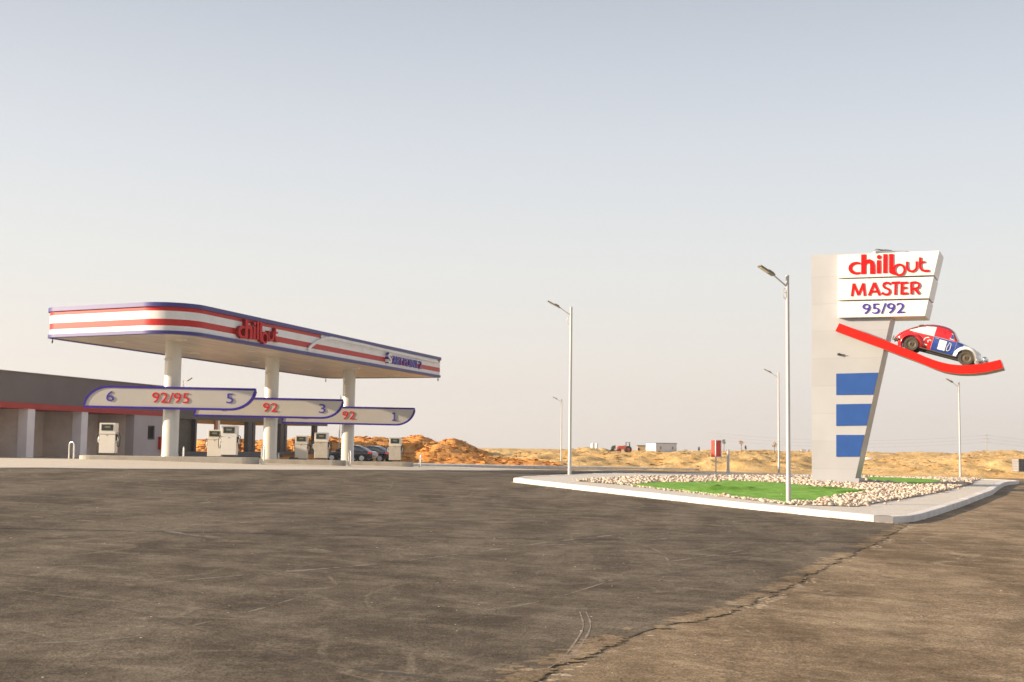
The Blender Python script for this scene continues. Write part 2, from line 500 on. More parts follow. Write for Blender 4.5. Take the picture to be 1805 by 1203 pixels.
# ------------------------------------------------------------------ mesh helpers
class MB:
    def __init__(s):
        s.v = []; s.f = []; s.mi = []; s.M = None
    def add(s, vs, fs, mi=0):
        k = len(s.v)
        if s.M is not None:
            vs = [s.M @ Vector(q) for q in vs]
        s.v += [tuple(q) for q in vs]
        s.f += [tuple(i + k for i in f) for f in fs]
        s.mi += [mi] * len(fs)
        return s
    def box(s, c, d, mi=0, R=None):
        hx, hy, hz_ = d[0] / 2, d[1] / 2, d[2] / 2
        pts = [Vector((a * hx, b * hy, e * hz_)) for e in (-1, 1) for b in (-1, 1) for a in (-1, 1)]
        if R is not None:
            pts = [R @ q for q in pts]
        c = Vector(c)
        return s.add([q + c for q in pts], [(0, 2, 3, 1), (4, 5, 7, 6), (0, 1, 5, 4), (2, 6, 7, 3), (0, 4, 6, 2), (1, 3, 7, 5)], mi)
    def prism(s, poly3a, poly3b, mi=0, mside=None, mback=None):
        n = len(poly3a)
        s.add(list(poly3a) + list(poly3b), [tuple(range(n))], mi)
        k = len(s.v) - 2 * n
        s.f.append(tuple(k + n + i for i in reversed(range(n)))); s.mi.append(mback if mback is not None else mi)
        for i in range(n):
            j = (i + 1) % n
            s.f.append((k + i, k + n + i, k + n + j, k + j)); s.mi.append(mi if mside is None else mside)
        return s
    def loft(s, rings, mi=0, close=True, caps=True):
        n = len(rings[0])
        k = len(s.v)
        vs = [q for r in rings for q in r]
        fs = []
        for a in range(len(rings) - 1):
            for i in range(n if close else n - 1):
                j = (i + 1) % n
                fs.append((a * n + i, a * n + j, (a + 1) * n + j, (a + 1) * n + i))
        if caps:
            fs.append(tuple(reversed(range(n))))
            fs.append(tuple((len(rings) - 1) * n + i for i in range(n)))
        return s.add(vs, fs, mi)
    def tube(s, path, r, seg=10, mi=0, caps=True):
        path = [Vector(q) for q in path]
        rs = r if isinstance(r, (list, tuple)) else [r] * len(path)
        rings = []
        up = None
        for i, q in enumerate(path):
            d = (path[min(i + 1, len(path) - 1)] - path[max(i - 1, 0)]).normalized()
            if up is None:
                up = Vector((0, 0, 1)) if abs(d.z) < .9 else Vector((0, 1, 0))
            a = d.cross(up).normalized(); b = a.cross(d).normalized(); up = b
            rings.append([q + a * (math.cos(2 * math.pi * t / seg) * rs[i]) + b * (math.sin(2 * math.pi * t / seg) * rs[i]) for t in range(seg)])
        return s.loft(rings, mi, True, caps)
    def lathe(s, prof, c=(0, 0, 0), seg=24, mi=0, R=None, caps=True):
        rings = []
        for (r, z) in prof:
            ring = []
            for t in range(seg):
                q = Vector((r * math.cos(2 * math.pi * t / seg), r * math.sin(2 * math.pi * t / seg), z))
                if R is not None:
                    q = R @ q
                ring.append(q + Vector(c))
            rings.append(ring)
        return s.loft(rings, mi, True, caps)
    def ball(s, c, r, mi=0, seg=12, sq=(1, 1, 1)):
        prof = []
        rings = []
        for i in range(1, seg // 2):
            a = math.pi * i / (seg // 2)
            rings.append([Vector((c[0] + sq[0] * r * math.sin(a) * math.cos(2 * math.pi * t / seg), c[1] + sq[1] * r * math.sin(a) * math.sin(2 * math.pi * t / seg), c[2] - sq[2] * r * math.cos(a))) for t in range(seg)])
        return s.loft(rings, mi, True, True)
    def build(s, name, mats, parent=None, smooth=False, bevel=0.0, loc=None):
        me = bpy.data.meshes.new(name)
        me.from_pydata(s.v, [], s.f)
        if not isinstance(mats, (list, tuple)):
            mats = [mats]
        for m in mats:
            me.materials.append(m)
        me.polygons.foreach_set('material_index', s.mi)
        me.update()
        bm = bmesh.new(); bm.from_mesh(me)
        bmesh.ops.recalc_face_normals(bm, faces=bm.faces)
        bm.to_mesh(me); bm.free()
        if smooth:
            me.polygons.foreach_set('use_smooth', [True] * len(me.polygons))
        o = bpy.data.objects.new(name, me)
        sc.collection.objects.link(o)
        if parent is not None:
            o.parent = parent
        if loc is not None:
            o.location = loc
        if bevel:
            b = o.modifiers.new('bevel', 'BEVEL'); b.width = bevel; b.segments = 2; b.limit_method = 'ANGLE'
        if smooth:
            b = o.modifiers.new('es', 'EDGE_SPLIT'); b.split_angle = rad(42)
        return o
def empty(name, label, cat, loc=(0, 0, 0), rz=0, group=None):
    o = bpy.data.objects.new(name, None)
    sc.collection.objects.link(o)
    o.location = loc; o.rotation_euler = (0, 0, rz)
    return tag(o, label, cat, group)
def tag(o, label, cat, group=None):
    o['label'] = label; o['category'] = cat
    if group:
        o['group'] = group
    return o
def struct(o, kind='structure', label=None, cat=None):
    o['kind'] = kind
    if label:
        o['label'] = label
    if cat:
        o['category'] = cat
    return o
def copy_tree(o, parent=None):
    c = o.copy(); sc.collection.objects.link(c); c.parent = parent
    for ch in list(o.children):
        copy_tree(ch, c)
    return c
def to_local(o, parent):
    """re-express a world-space mesh under a located parent"""
    o.matrix_parent_inverse = Matrix.Identity(4)
    o.data.transform(parent.matrix_basis.inverted())
def stroke(pts, w, closed=False):
    """outline polygon of a thick polyline (2D). w scalar or list of widths"""
    n = len(pts)
    ws = w if isinstance(w, list) else [w] * n
    L = []; R_ = []
    for i in range(n):
        if closed:
            a = Vector(pts[i - 1]); b = Vector(pts[(i + 1) % n])
        else:
            a = Vector(pts[max(0, i - 1)]); b = Vector(pts[min(n - 1, i + 1)])
        d = (b - a).normalized(); nn = Vector((-d.y, d.x))
        p = Vector(pts[i])
        L.append(p + nn * ws[i] / 2); R_.append(p - nn * ws[i] / 2)
    return L, R_
def add_stroke(mb, pts, w, fn, o0, o1, mi=0, closed=False, mside=None):
    """strip of prism cells; fn(uv, off)->world"""
    L, R_ = stroke(pts, w, closed)
    n = len(pts)
    rings = []
    for i in range(n):
        rings.append([fn(L[i], o1), fn(R_[i], o1), fn(R_[i], o0), fn(L[i], o0)])
    if closed:
        rings.append(rings[0])
        mb.loft(rings, mi, True, False)
    else:
        mb.loft(rings, mi, True, True)
def arc(cx, cy, rx, ry, a0, a1, n=18):
    return [(cx + rx * math.cos(rad(a0 + (a1 - a0) * i / n)), cy + ry * math.sin(rad(a0 + (a1 - a0) * i / n))) for i in range(n + 1)]
def text_mesh(body, bold=0.0):
    cu = bpy.data.curves.new('t', 'FONT')
    cu.body = body; cu.size = 1.0; cu.offset = bold; cu.resolution_u = 3
    o = bpy.data.objects.new('t', cu); sc.collection.objects.link(o)
    dg = bpy.context.evaluated_depsgraph_get()
    me = bpy.data.meshes.new_from_object(o.evaluated_get(dg))
    bpy.data.objects.remove(o); bpy.data.curves.remove(cu)
    return me
def add_text(mb, body, fn, u0, u1, v0, v1, o0, o1, bold=0.0, mi=0, slope=0.0):
    """flat text filled into the box u0..u1, v0..v1, extruded from o0 to o1"""
    me = text_mesh(body, bold)
    xs = [v.co.x for v in me.vertices]; ys = [v.co.y for v in me.vertices]
    x0, x1, y0, y1 = min(xs), max(xs), min(ys), max(ys)
    def W(co, off):
        u = u0 + (co.x - x0) / (x1 - x0) * (u1 - u0)
        v = v0 + (co.y - y0) / (y1 - y0) * (v1 - v0) + slope * (u - u0)
        return fn((u, v), off)
    nv = len(me.vertices)
    vs = [W(v.co, o1) for v in me.vertices] + [W(v.co, o0) for v in me.vertices]
    fs = [tuple(p.vertices) for p in me.polygons]
    ec = {}
    for p in me.polygons:
        vv = list(p.vertices)
        for i in range(len(vv)):
            e = (vv[i], vv[(i + 1) % len(vv)])
            ec[tuple(sorted(e))] = ec.get(tuple(sorted(e)), 0) + 1
    for e, c in ec.items():
        if c == 1:
            fs.append((e[0], e[1], e[1] + nv, e[0] + nv))
    mb.add(vs, fs, mi)
    bpy.data.meshes.remove(me)

def sheet(name, poly, h, m, step=1.5, thick=0.0, zfun=None, parent=None, extra=None):
    """terrain-hugging sheet inside a 2D polygon, with a skirt of the given thickness"""
    zf = zfun or (lambda x, y: T0(x, y) + h)
    pts = []
    n0 = len(poly)
    for i in range(n0):
        a = Vector(poly[i]); b = Vector(poly[(i + 1) % n0])
        k = max(1, int((b - a).length / step))
        for j in range(k):
            pts.append(a + (b - a) * (j / k))
    edges = [(i, (i + 1) % len(pts)) for i in range(len(pts))]
    xs = [p.x for p in pts]; ys = [p.y for p in pts]
    inner = []
    x = min(xs) + step * .5
    while x < max(xs):
        y = min(ys) + step * .5
        while y < max(ys):
            inner.append(Vector((x + random.uniform(-.1, .1) * step, y + random.uniform(-.1, .1) * step)))
            y += step
        x += step
    inner = [q for q in inner if inside(q, pts)]
    r = delaunay_2d_cdt([Vector(p) for p in pts] + inner, edges, [], 1, 1e-5)
    V, E, Fc = r[0], r[1], r[2]
    mb = MB()
    mb.add([(v.x, v.y, zf(v.x, v.y)) for v in V], Fc, 0)
    if thick:
        k = len(pts)
        top = [(p.x, p.y, zf(p.x, p.y)) for p in pts]
        bot = [(p.x, p.y, zf(p.x, p.y) - thick) for p in pts]
        mb.add(top + bot, [(i, (i + 1) % k, k + (i + 1) % k, k + i) for i in range(k)], 0)
    me = bpy.data.meshes.new(name)
    me.from_pydata(mb.v, [], mb.f)
    me.materials.append(m)
    o = bpy.data.objects.new(name, me); sc.collection.objects.link(o)
    bm = bmesh.new(); bm.from_mesh(me)
    bmesh.ops.remove_doubles(bm, verts=bm.verts, dist=1e-4)
    for f in bm.faces:
        f.normal_update()
        if f.normal.z < -.3:
            f.normal_flip()
    bm.to_mesh(me); bm.free()
    return o
def inside(q, poly):
    c = False
    n = len(poly)
    j = n - 1
    x, y = q[0], q[1]
    for i in range(n):
        xi, yi = poly[i][0], poly[i][1]; xj, yj = poly[j][0], poly[j][1]
        if (yi > y) != (yj > y) and x < (xj - xi) * (y - yi) / (yj - yi) + xi:
            c = not c
        j = i
    return c
def gp(lst, h=0.0):
    out = []
    for a, b in lst:
        p = G(a, b, h)
        out.append(Vector((p.x, p.y)))
    return out
def inset(poly, d):
    """offset closed CCW/CW polygon inwards by d"""
    n = len(poly)
    area = sum(poly[i].x * poly[(i + 1) % n].y - poly[(i + 1) % n].x * poly[i].y for i in range(n))
    sgn = 1 if area > 0 else -1
    out = []
    for i in range(n):
        a, b, c = poly[i - 1], poly[i], poly[(i + 1) % n]
        d1 = (b - a).normalized(); d2 = (c - b).normalized()
        n1 = Vector((-d1.y, d1.x)) * sgn; n2 = Vector((-d2.y, d2.x)) * sgn
        m = (n1 + n2).normalized()
        out.append(b + m * (d / max(.4, m.dot(n1))))
    return out

# ------------------------------------------------------------------ ground
rows = list(np.arange(-30, 112, 2.5)) + list(np.arange(112, 150, .5)) + list(np.arange(150, 225, .9)) + list(np.arange(225, 420, 6)) + [450, 500, 600, 800, 1100, 1600, 2500, 4000]
NX = 520
gv = []
for y in rows:
    half = 50 + max(0, y) * .62
    for i in range(NX + 1):
        t = i / NX * 2 - 1
        if y > 100:
            x = half * t
        else:
            x = half * t
        z = T(x, y) if y > 112 else T0(x, y)
        if y < 112:
            z -= 0.02
        gv.append((x, y, z))
gf = []
for r in range(len(rows) - 1):
    for i in range(NX):
        a = r * (NX + 1) + i
        gf.append((a, a + 1, a + NX + 2, a + NX + 1))
me = bpy.data.meshes.new('ground'); me.from_pydata(gv, [], gf); me.materials.append(M_SAND)
me.polygons.foreach_set('use_smooth', [True] * len(me.polygons))
ground = bpy.data.objects.new('ground', me); sc.collection.objects.link(ground); struct(ground)

# dusty road under everything up to the far kerb
far_kerb = gp([(692, 822.4), (740, 823), (1000, 826), (1200, 829.5), (1440, 833), (1600, 837), (1805, 841), (1950, 845)])
road_poly = [Vector((-60, -25)), Vector((70, -25)), Vector((75, 104))] + [Vector((60, far_kerb[-1].y))] + list(reversed(far_kerb))[1:] + [Vector((far_kerb[0].x, 116)), Vector((-60, 116))]
struct(sheet('road', road_poly, 0.0, M_ROAD, 2.2))
# dark newer forecourt laid on top
edge = gp([(700, 1330), (830, 1250), (930, 1203), (985, 1170), (1060, 1140), (1130, 1115), (1200, 1098), (1280, 1080), (1335, 1055), (1380, 1035), (1450, 1000), (1495, 978), (1530, 962), (1570, 940), (1605, 921)])
e2 = []
for i in range(len(edge) - 1):
    a, b = edge[i], edge[i + 1]
    k = max(2, int((b - a).length / .07))
    for j in range(k):
        q = a + (b - a) * (j / k)
        e2.append(q + Vector((fbm(q.x, q.y, .9, 3, 1.7), fbm(q.x, q.y, .9, 3, 4.7))) * .07 + Vector((fbm(q.x, q.y, .16, 3, 1.7), fbm(q.x, q.y, .16, 3, 4.7))) * .035)
isl_right = gp([(1700, 880), (1790, 851)])
fore_poly = [Vector((-58, -24)), Vector((edge[0].x - 6, -24))] + e2 + [edge[-1] + Vector((1, 3))] + isl_right + [Vector((60, 74)), Vector((60, 98)), Vector((-58, 98))]
def forez(x, y):
    return T0(x, y) + .009
struct(sheet('forecourt', fore_poly, 0.0, M_FORE, 1.4, .02, zfun=forez))
outl = gp([(905, 851), (1000, 862.3), (1100, 873.7), (1200, 885), (1300, 896.5), (1388, 905.5), (1470, 914), (1540, 921), (1575, 923.5), (1602, 922), (1625, 917), (1660, 906), (1700, 892), (1750, 872.5), (1797, 853)])
# dust of the older road lapping over the edge of the newer asphalt
lap = MB()
r6 = random.Random(6)
for q in e2:
    for _ in range(9):
        c = Vector((q.x - abs(r6.gauss(0, .13)) + .05, q.y + abs(r6.gauss(0, .13)) - .05))
        if fbm(c.x, c.y, .7, 3, 61) < -.10:
            continue
        s = r6.uniform(.015, .075); z = forez(c.x, c.y) + .002
        n_ = 9
        lap.add([(c.x + s * (.6 + .7 * r6.random()) * math.cos(6.283 * k / n_) * 1.5, c.y + s * (.6 + .7 * r6.random()) * math.sin(6.283 * k / n_), z + .0004 * r6.random()) for k in range(n_)] + [(c.x, c.y, z + .001)], [(k, (k + 1) % n_, n_) for k in range(n_)])
o = lap.build('road_dust', M_ROAD); struct(o, 'stuff'); o['label'] = 'thin road dust lapping over the ragged asphalt edge'
# sand drifted against the edge of the newer asphalt
drift = MB()
r5 = random.Random(5)
for q in e2:
    for _ in range(3):
        if fbm(q.x, q.y, 1.4, 3, 41) < .10 or r5.random() < .4:
            continue
        c = Vector((q.x + r5.uniform(-.02, .30), q.y - abs(r5.gauss(0, .10)) - .02))
        s = r5.uniform(.008, .035)
        n_ = 6
        z = T0(c.x, c.y)
        ring_ = [(c.x + s * (1 + .4 * r5.random()) * math.cos(6.283 * k / n_) * 1.6, c.y + s * math.sin(6.283 * k / n_), z + .001) for k in range(n_)]
        drift.add(ring_ + [(c.x, c.y, z + .006 + s * .12)], [(k, (k + 1) % n_, n_) for k in range(n_)])
for i_ in range(len(outl) - 5):
    a_, b_ = outl[i_], outl[i_ + 1]
    for _ in range(int((b_ - a_).length * 22)):
        q = a_ + (b_ - a_) * r5.random()
        if fbm(q.x, q.y, 1.1, 3, 51) < -.12:
            continue
        nn_ = Vector(((b_ - a_).y, -(b_ - a_).x)).normalized()
        if nn_.y > 0:
            nn_ = -nn_
        c = q + nn_ * (abs(r5.gauss(0, .045)) + .01)
        s = r5.uniform(.015, .05); z = forez(c.x, c.y)
        ring_ = [(c.x + s * (1 + .4 * r5.random()) * math.cos(6.283 * k / 6), c.y + s * math.sin(6.283 * k / 6), z + .001) for k in range(6)]
        drift.add(ring_ + [(c.x, c.y, z + .01 + s * .25)], [(k, (k + 1) % 6, 6) for k in range(6)])
o = drift.build('sand_drift', mat('drift_sand', (.40, .32, .22), .95, 0, .15, 6)); struct(o, 'stuff'); o['label'] = 'thin sand drifted along the edge of the darker asphalt'
# pale apron round the pumps
ap = gp([(-60, 825), (200, 826.5), (500, 828.5), (740, 829.5), (900, 829), (1050, 829)], .035)
apron = [Vector((-60, ap[0].y))] + ap + [Vector((ap[-1].x + 3, 98.5)), Vector((far_kerb[0].x - .3, 98.5)), Vector((far_kerb[0].x - .3, 115.8)), Vector((-60, 115.8))]
struct(sheet('pavement', apron, 0.045, M_APRON, 2.2, .03))
# far pavement with kerb
def kerb_ring(name, outer, w, h, m, closed=True, joint=1.0, mats=None, pick=None):
    mb = MB()
    pts = []
    n = len(outer)
    for i in range(n if closed else n - 1):
        a, b = outer[i], outer[(i + 1) % n]
        k = max(1, int((b - a).length / joint))
        for j in range(k):
            pts.append(a + (b - a) * (j / k))
    if not closed:
        pts.append(outer[-1])
        inn = []
        for i in range(len(pts)):
            d = (pts[min(i + 1, len(pts) - 1)] - pts[max(0, i - 1)]).normalized()
            inn.append(pts[i] + Vector((-d.y, d.x)) * w)
    else:
        inn = inset(pts, w)
    n = len(pts)
    for i in range(n if closed else n - 1):
        j = (i + 1) % n
        dd = (pts[j] - pts[i]) ; g = dd * (.006 / max(dd.length, .01))
        dz = random.uniform(-.004, .004)
        def q(p, z):
            return (p.x, p.y, T0(p.x, p.y) + z)
        a, b, c, d = pts[i] + g, pts[j] - g, inn[j] - g, inn[i] + g
        bev = .02
        ua = (d - a).normalized() * bev if (d - a).length > 0 else Vector((0, 0))
        ub = (c - b).normalized() * bev
        vs = [q(a, -.05), q(b, -.05), q(b, h - bev + dz), q(a, h - bev + dz), q(b + ub, h + dz), q(a + ua, h + dz), q(c, h + dz), q(d, h + dz), q(c, -.05), q(d, -.05)]
        mb.add(vs, [(0, 1, 2, 3), (3, 2, 4, 5), (5, 4, 6, 7), (7, 6, 8, 9), (0, 3, 5, 7, 9), (1, 2, 4, 6, 8)], pick(pts[i]) if pick else 0)
    return struct(mb.build(name, mats or m))
kerb_ring('kerb', far_kerb, .35, .20, KERB, closed=False, joint=1.2)
fk2 = [p + Vector((0, .3)) for p in far_kerb]
fp = fk2 + [p + Vector((0, 6.5)) for p in reversed(fk2)]
struct(sheet('pavement', fp, .185, M_PAVE, 1.5, .2))
# sand shoulder behind the far pavement, levelled
# ------------------------------------------------------------------ sign island
back = gp([(1790, 847.5), (1740, 845.5), (1690, 843), (1600, 840.5), (1510, 838.5), (1430, 836.5), (1250, 834), (1110, 834.5), (1010, 837), (925, 840.5)], .18)
isl = outl + back
cx0 = G(1540, 921); cx1 = G(1575, 923.5)
def kpick(p):
    return 1 if (p - Vector((cx0.x, cx0.y))).length < .55 else 0
kerb_ring('kerb', isl, .30, .20, None, True, 1.0, [KERB, KERBG], kpick)
isl_in = inset(isl, .28)
struct(sheet('pavement', isl_in, .185, M_PAVE, 1.0))
bed_px = [(1016, 848), (1045, 846), (1075, 844.5), (1110, 842.5), (1250, 840.5), (1430, 841), (1520, 841), (1640, 842.5), (1727, 844.5), (1712, 854), (1660, 867), (1600, 878), (1560, 884), (1510, 893), (1440, 891), (1385, 889), (1300, 878.5), (1250, 871.5), (1200, 865.5), (1150, 859), (1080, 853), (1040, 850)]
H_BED = .20
bed = gp(bed_px, H_BED)
struct(sheet('gravel_bed', bed, .205, STONE, .9), 'structure')
g1_px = [(1113, 854), (1165, 849.5), (1240, 849.8), (1273, 846), (1330, 848), (1388, 852.5), (1466, 859), (1543, 864), (1490, 872), (1430, 884), (1395, 885.5), (1345, 879.5), (1266, 871), (1173, 861)]
g2_px = [(1512, 840.5), (1560, 841.5), (1612, 843.5), (1676, 847.5), (1655, 851.5), (1616, 855), (1561, 850), (1527, 847)]
g1 = gp(g1_px, .24); g2 = gp(g2_px, .24)
def turfz(x, y):
    z = T0(x, y) + .235
    z += .035 * fbm(x, y, 3.0, 3, 2.2)
    for (px, py, ln, hgt, ang) in folds:
        dx, dy = x - px, y - py
        u = dx * math.cos(ang) + dy * math.sin(ang); v = -dx * math.sin(ang) + dy * math.cos(ang)
        z += hgt * math.exp(-(u / ln) ** 2) * math.exp(-(v / .10) ** 2)
    return z
folds = []
for (fx, fy, ln, hh, an) in [(1285, 865.0, 1.7, .16, .24), (1318, 862.0, .5, .12, .5), (1262, 858, .4, .12, .9), (1455, 861.5, 1.2, .10, .45), (1500, 868, 1.5, .10, .5), (1350, 872, 2.0, .03, -.3), (1420, 866, 2.5, .03, .1)]:
    q = G(fx, fy, .24)
    folds.append((q.x, q.y, ln, hh, an))
o = sheet('grass', g1, 0, TURF, .075, .02, zfun=turfz); struct(o, 'stuff')
o.data.polygons.foreach_set('use_smooth', [True] * len(o.data.polygons))
o['label'] = 'bright green artificial turf laid in the front of the stone bed'
o = sheet('grass', g2, 0, TURF, .4, .05, zfun=turfz); struct(o, 'stuff')
o['label'] = 'bright green artificial turf strip behind the sign tower'

# stones
def stone_mesh(seed, sub):
    bm = bmesh.new()
    bmesh.ops.create_icosphere(bm, subdivisions=sub, radius=.5)
    r = random.Random(seed)
    sx, sy, sz = r.uniform(.85, 1.35), r.uniform(.75, 1.1), r.uniform(.42, .7)
    for v in bm.verts:
        k = 1 + .42 * noise.noise(v.co * 2.1 + Vector((seed * 3.1, 0, 0))) + .25 * noise.noise(v.co * 5 + Vector((0, seed, 0)))
        v.co = Vector((v.co.x * sx, v.co.y * sy, v.co.z * sz)) * k
    me = bpy.data.meshes.new('stone')
    bm.to_mesh(me); bm.free()
    me.materials.append(STONE)
    me.polygons.foreach_set('use_smooth', [True] * len(me.polygons))
    return me
st_hi = [stone_mesh(i, 2) for i in range(10)]
st_lo = []
for i in range(8):
    m_ = stone_mesh(i + 20, 1)
    st_lo.append(([v.co.copy() for v in m_.vertices], [tuple(p.vertices) for p in m_.polygons]))
    bpy.data.meshes.remove(m_)
bx = [p.x for p in bed]; by = [p.y for p in bed]
mastc = P(1470, 845, 57.0)
pts = []
ffl = gp([(1105, 857), (1173, 865), (1266, 875), (1345, 884), (1388, 890)], .22)
ffu = gp([(1388, 884), (1345, 878), (1266, 869), (1173, 859.5), (1113, 852)], .22)
def near_front(p):
    return inside(p, ffl + ffu) and rr.random() < .85
rr = random.Random(3)
g1s = g1; g2s = inset(g2, .12)
tries = 0
while len(pts) < 19000 and tries < 150000:
    tries += 1
    x = rr.uniform(min(bx), max(bx)); y = rr.uniform(min(by), max(by))
    e = .12 * fbm(x, y, .7, 2, 9)
    if not inside((x + e, y + e), bed) or inside((x, y), g1s) or inside((x, y), g2s):
        continue
    pts.append((x, y))
# loose stones spilled over the turf edge and paving
for (a, b) in [(1244, 851), (1230, 852), (1252, 852.5), (1268, 850), (1284, 849.5), (1290, 848.5), (1275, 849.5), (1232, 850.5), (1392, 874.5), (1378, 873), (1640, 868), (1672, 864), (1690, 861.5), (1700, 860), (1024, 846), (1018, 847.5), (1010, 846), (1345, 886), (1405, 891), (1420, 892), (1560, 888), (1530, 892), (1585, 883)]:
    q = G(a, b, .22); pts.append((q.x, q.y))
front = [(1113, 855.5), (1173, 862.5), (1266, 872.5), (1345, 881), (1385, 887)]
fpts = []
for i in range(330):
    k = rr.randrange(len(front) - 1); t = rr.random()
    a, b = front[k], front[k + 1]
    q = G(a[0] + (b[0] - a[0]) * t, a[1] + (b[1] - a[1]) * t + rr.gauss(0, .8), .22); fpts.append((q.x, q.y))
print('stones', len(pts))
pts = [p for p in pts if not (inside(p, bed) and near_front(p))]
pts.sort(key=lambda p: (p[0] ** 2 + p[1] ** 2))
near = pts[:300]; rest = pts[300:]
mbs = MB()
for (x, y) in fpts:
    vs, fs = rr.choice(st_lo); s = rr.uniform(.05, .12)
    c = Vector((x, y, T0(x, y) + .20 + s * .2)); R = Matrix.Rotation(rr.uniform(0, 6.28), 3, 'Z')
    mbs.add([R @ (v * s) + c for v in vs], fs)
def szof():
    return rr.choice([.06, .07, .085, .10, .11, .13, .15, .19]) * rr.uniform(.85, 1.1)
for (x, y) in rest:
    vs, fs = rr.choice(st_lo)
    s = szof()
    R = Matrix.Rotation(rr.uniform(0, 6.28), 3, 'Z') @ Matrix.Rotation(rr.uniform(-.5, .5), 3, 'X')
    c = Vector((x, y, T0(x, y) + .21 + s * .14 + rr.choice([0, 0, 0, .04])))
    mbs.add([R @ (v * s) + c for v in vs], fs)
me = bpy.data.meshes.new('stones'); me.from_pydata(mbs.v, [], mbs.f); me.materials.append(STONE)
me.polygons.foreach_set('use_smooth', [True] * len(me.polygons))
o = bpy.data.objects.new('stones', me); sc.collection.objects.link(o)
struct(o, 'stuff'); o['label'] = 'pale rounded stones filling the bed around the turf'
for i, (x, y) in enumerate(near):
    s = szof()
    o = bpy.data.objects.new('stone', st_hi[i % 10]); sc.collection.objects.link(o)
    o.location = (x, y, T0(x, y) + .21 + s * .16 + rr.choice([0, 0, .04]))
    o.rotation_euler = (rr.uniform(-.5, .5), rr.uniform(-.5, .5), rr.uniform(0, 6.28))
    o.scale = (s, s, s)
    tag(o, 'pale rounded stone at the road side edge of the bed around the green turf', 'stone', 'stones along the near edge of the bed')

# pebbles and litter on the asphalt
mbp = MB()
for i in range(650):
    u = rr.random()
    d = 8 + 45 * u * u
    x = rr.uniform(-.42, .42) * d; y = d
    if inside((x, y), isl):
        continue
    if fbm(x, y, 3, 3, 12.3) < .02 and rr.random() < .8:
        continue
    vs, fs = rr.choice(st_lo)
    s = rr.uniform(.008, .020) * (1 + d / 45)
    c = Vector((x, y, T0(x, y) + .04 + s * .15))
    R = Matrix.Rotation(rr.uniform(0, 6.28), 3, 'Z')
    mbp.add([R @ Vector((v.x * s, v.y * s, v.z * s * .5)) + c for v in vs], fs)
o = mbp.build('pebbles', STONE); struct(o, 'stuff'); o['label'] = 'tiny pale pebbles scattered over the asphalt'

# tyre tracks: two thin dusty lines curving on the forecourt
DUST = mat('track_dust', (.27, .22, .165), .95, 0, .25, 9)
def track(name, px, w, lift=.0235, m=DUST, rag=False):
    pp = gp(px, .035)
    P2 = []
    for i in range(len(pp) - 1):
        p0, p1, p2, p3 = pp[max(0, i - 1)], pp[i], pp[i + 1], pp[min(len(pp) - 1, i + 2)]
        for j in range(40):
            t = j / 40
            P2.append(.5 * ((2 * p1) + (p2 - p0) * t + (2 * p0 - 5 * p1 + 4 * p2 - p3) * t * t + (3 * p1 - p0 - 3 * p2 + p3) * t ** 3))
    ws = [w * max(.02 if rag else .4, (.25 if rag else .6) + 1.3 * noise.noise(Vector((q.x * 1.7, q.y * 1.7, w * 9))) + .9 * noise.noise(Vector((q.x * 9, q.y * 9, .3)))) for q in P2]
    L, R_ = stroke([tuple(q) for q in P2], ws)
    mb = MB()
    mb.add([(q.x, q.y, forez(q.x, q.y) + .003) for q in L] + [(q.x, q.y, forez(q.x, q.y) + .003) for q in R_],
           [(i, i + 1, len(L) + i + 1, len(L) + i) for i in range(len(L) - 1)])
    return struct(mb.build(name, m))
track('tyre_track', [(1022, 1075), (1028, 1100), (1016, 1125), (990, 1158), (965, 1174)], .03)
track('tyre_track', [(1033, 1075), (1041, 1100), (1026, 1130), (1000, 1160)], .03)
TARD = mat('road_crack', (.045, .036, .028), .9, 0, .3, 9)
track('road_crack', [(0, 1008), (60, 1014), (130, 1020), (220, 1026)], .03, m=TARD)
FAINT = mat('faint_dust', (.215, .178, .130), .95, 0, .18, 7)
FAINTD = mat('rubber_mark', (.072, .058, .044), .9, 0, .18, 7)
for px_, w_ in (([(905, 942), (960, 948), (1050, 947), (1180, 938)], .10), ([(900, 958), (1000, 958), (1150, 950), (1280, 935)], .10),
               ([(215, 1030), (420, 1012), (700, 988), (960, 955), (1100, 940)], .14), ([(0, 905), (160, 917), (240, 924), (330, 940), (420, 948)], .22),
               ([(250, 880), (420, 886), (640, 884), (860, 872)], .30), ([(780, 1000), (900, 1003), (1060, 1000), (1200, 985), (1330, 965)], .07),
               ([(560, 1060), (700, 1075), (860, 1072), (980, 1050), (1080, 1020)], .06), ([(60, 1130), (240, 1118), (420, 1080), (560, 1040)], .07),
               ([(1150, 1030), (1180, 1000), (1160, 970), (1090, 945)], .06)):
    track('tyre_track', px_, w_, m=FAINT, rag=True)
for px_, w_ in (([(0, 1060), (200, 1068), (430, 1130), (560, 1165), (760, 1190)], .10), ([(300, 930), (520, 920), (800, 925), (1100, 905)], .20),
               ([(1000, 1030), (1180, 1010), (1350, 975), (1480, 945)], .10), ([(100, 870), (400, 860), (700, 862), (880, 855)], .4)):
    track('tyre_track', px_, w_, m=FAINTD, rag=True)

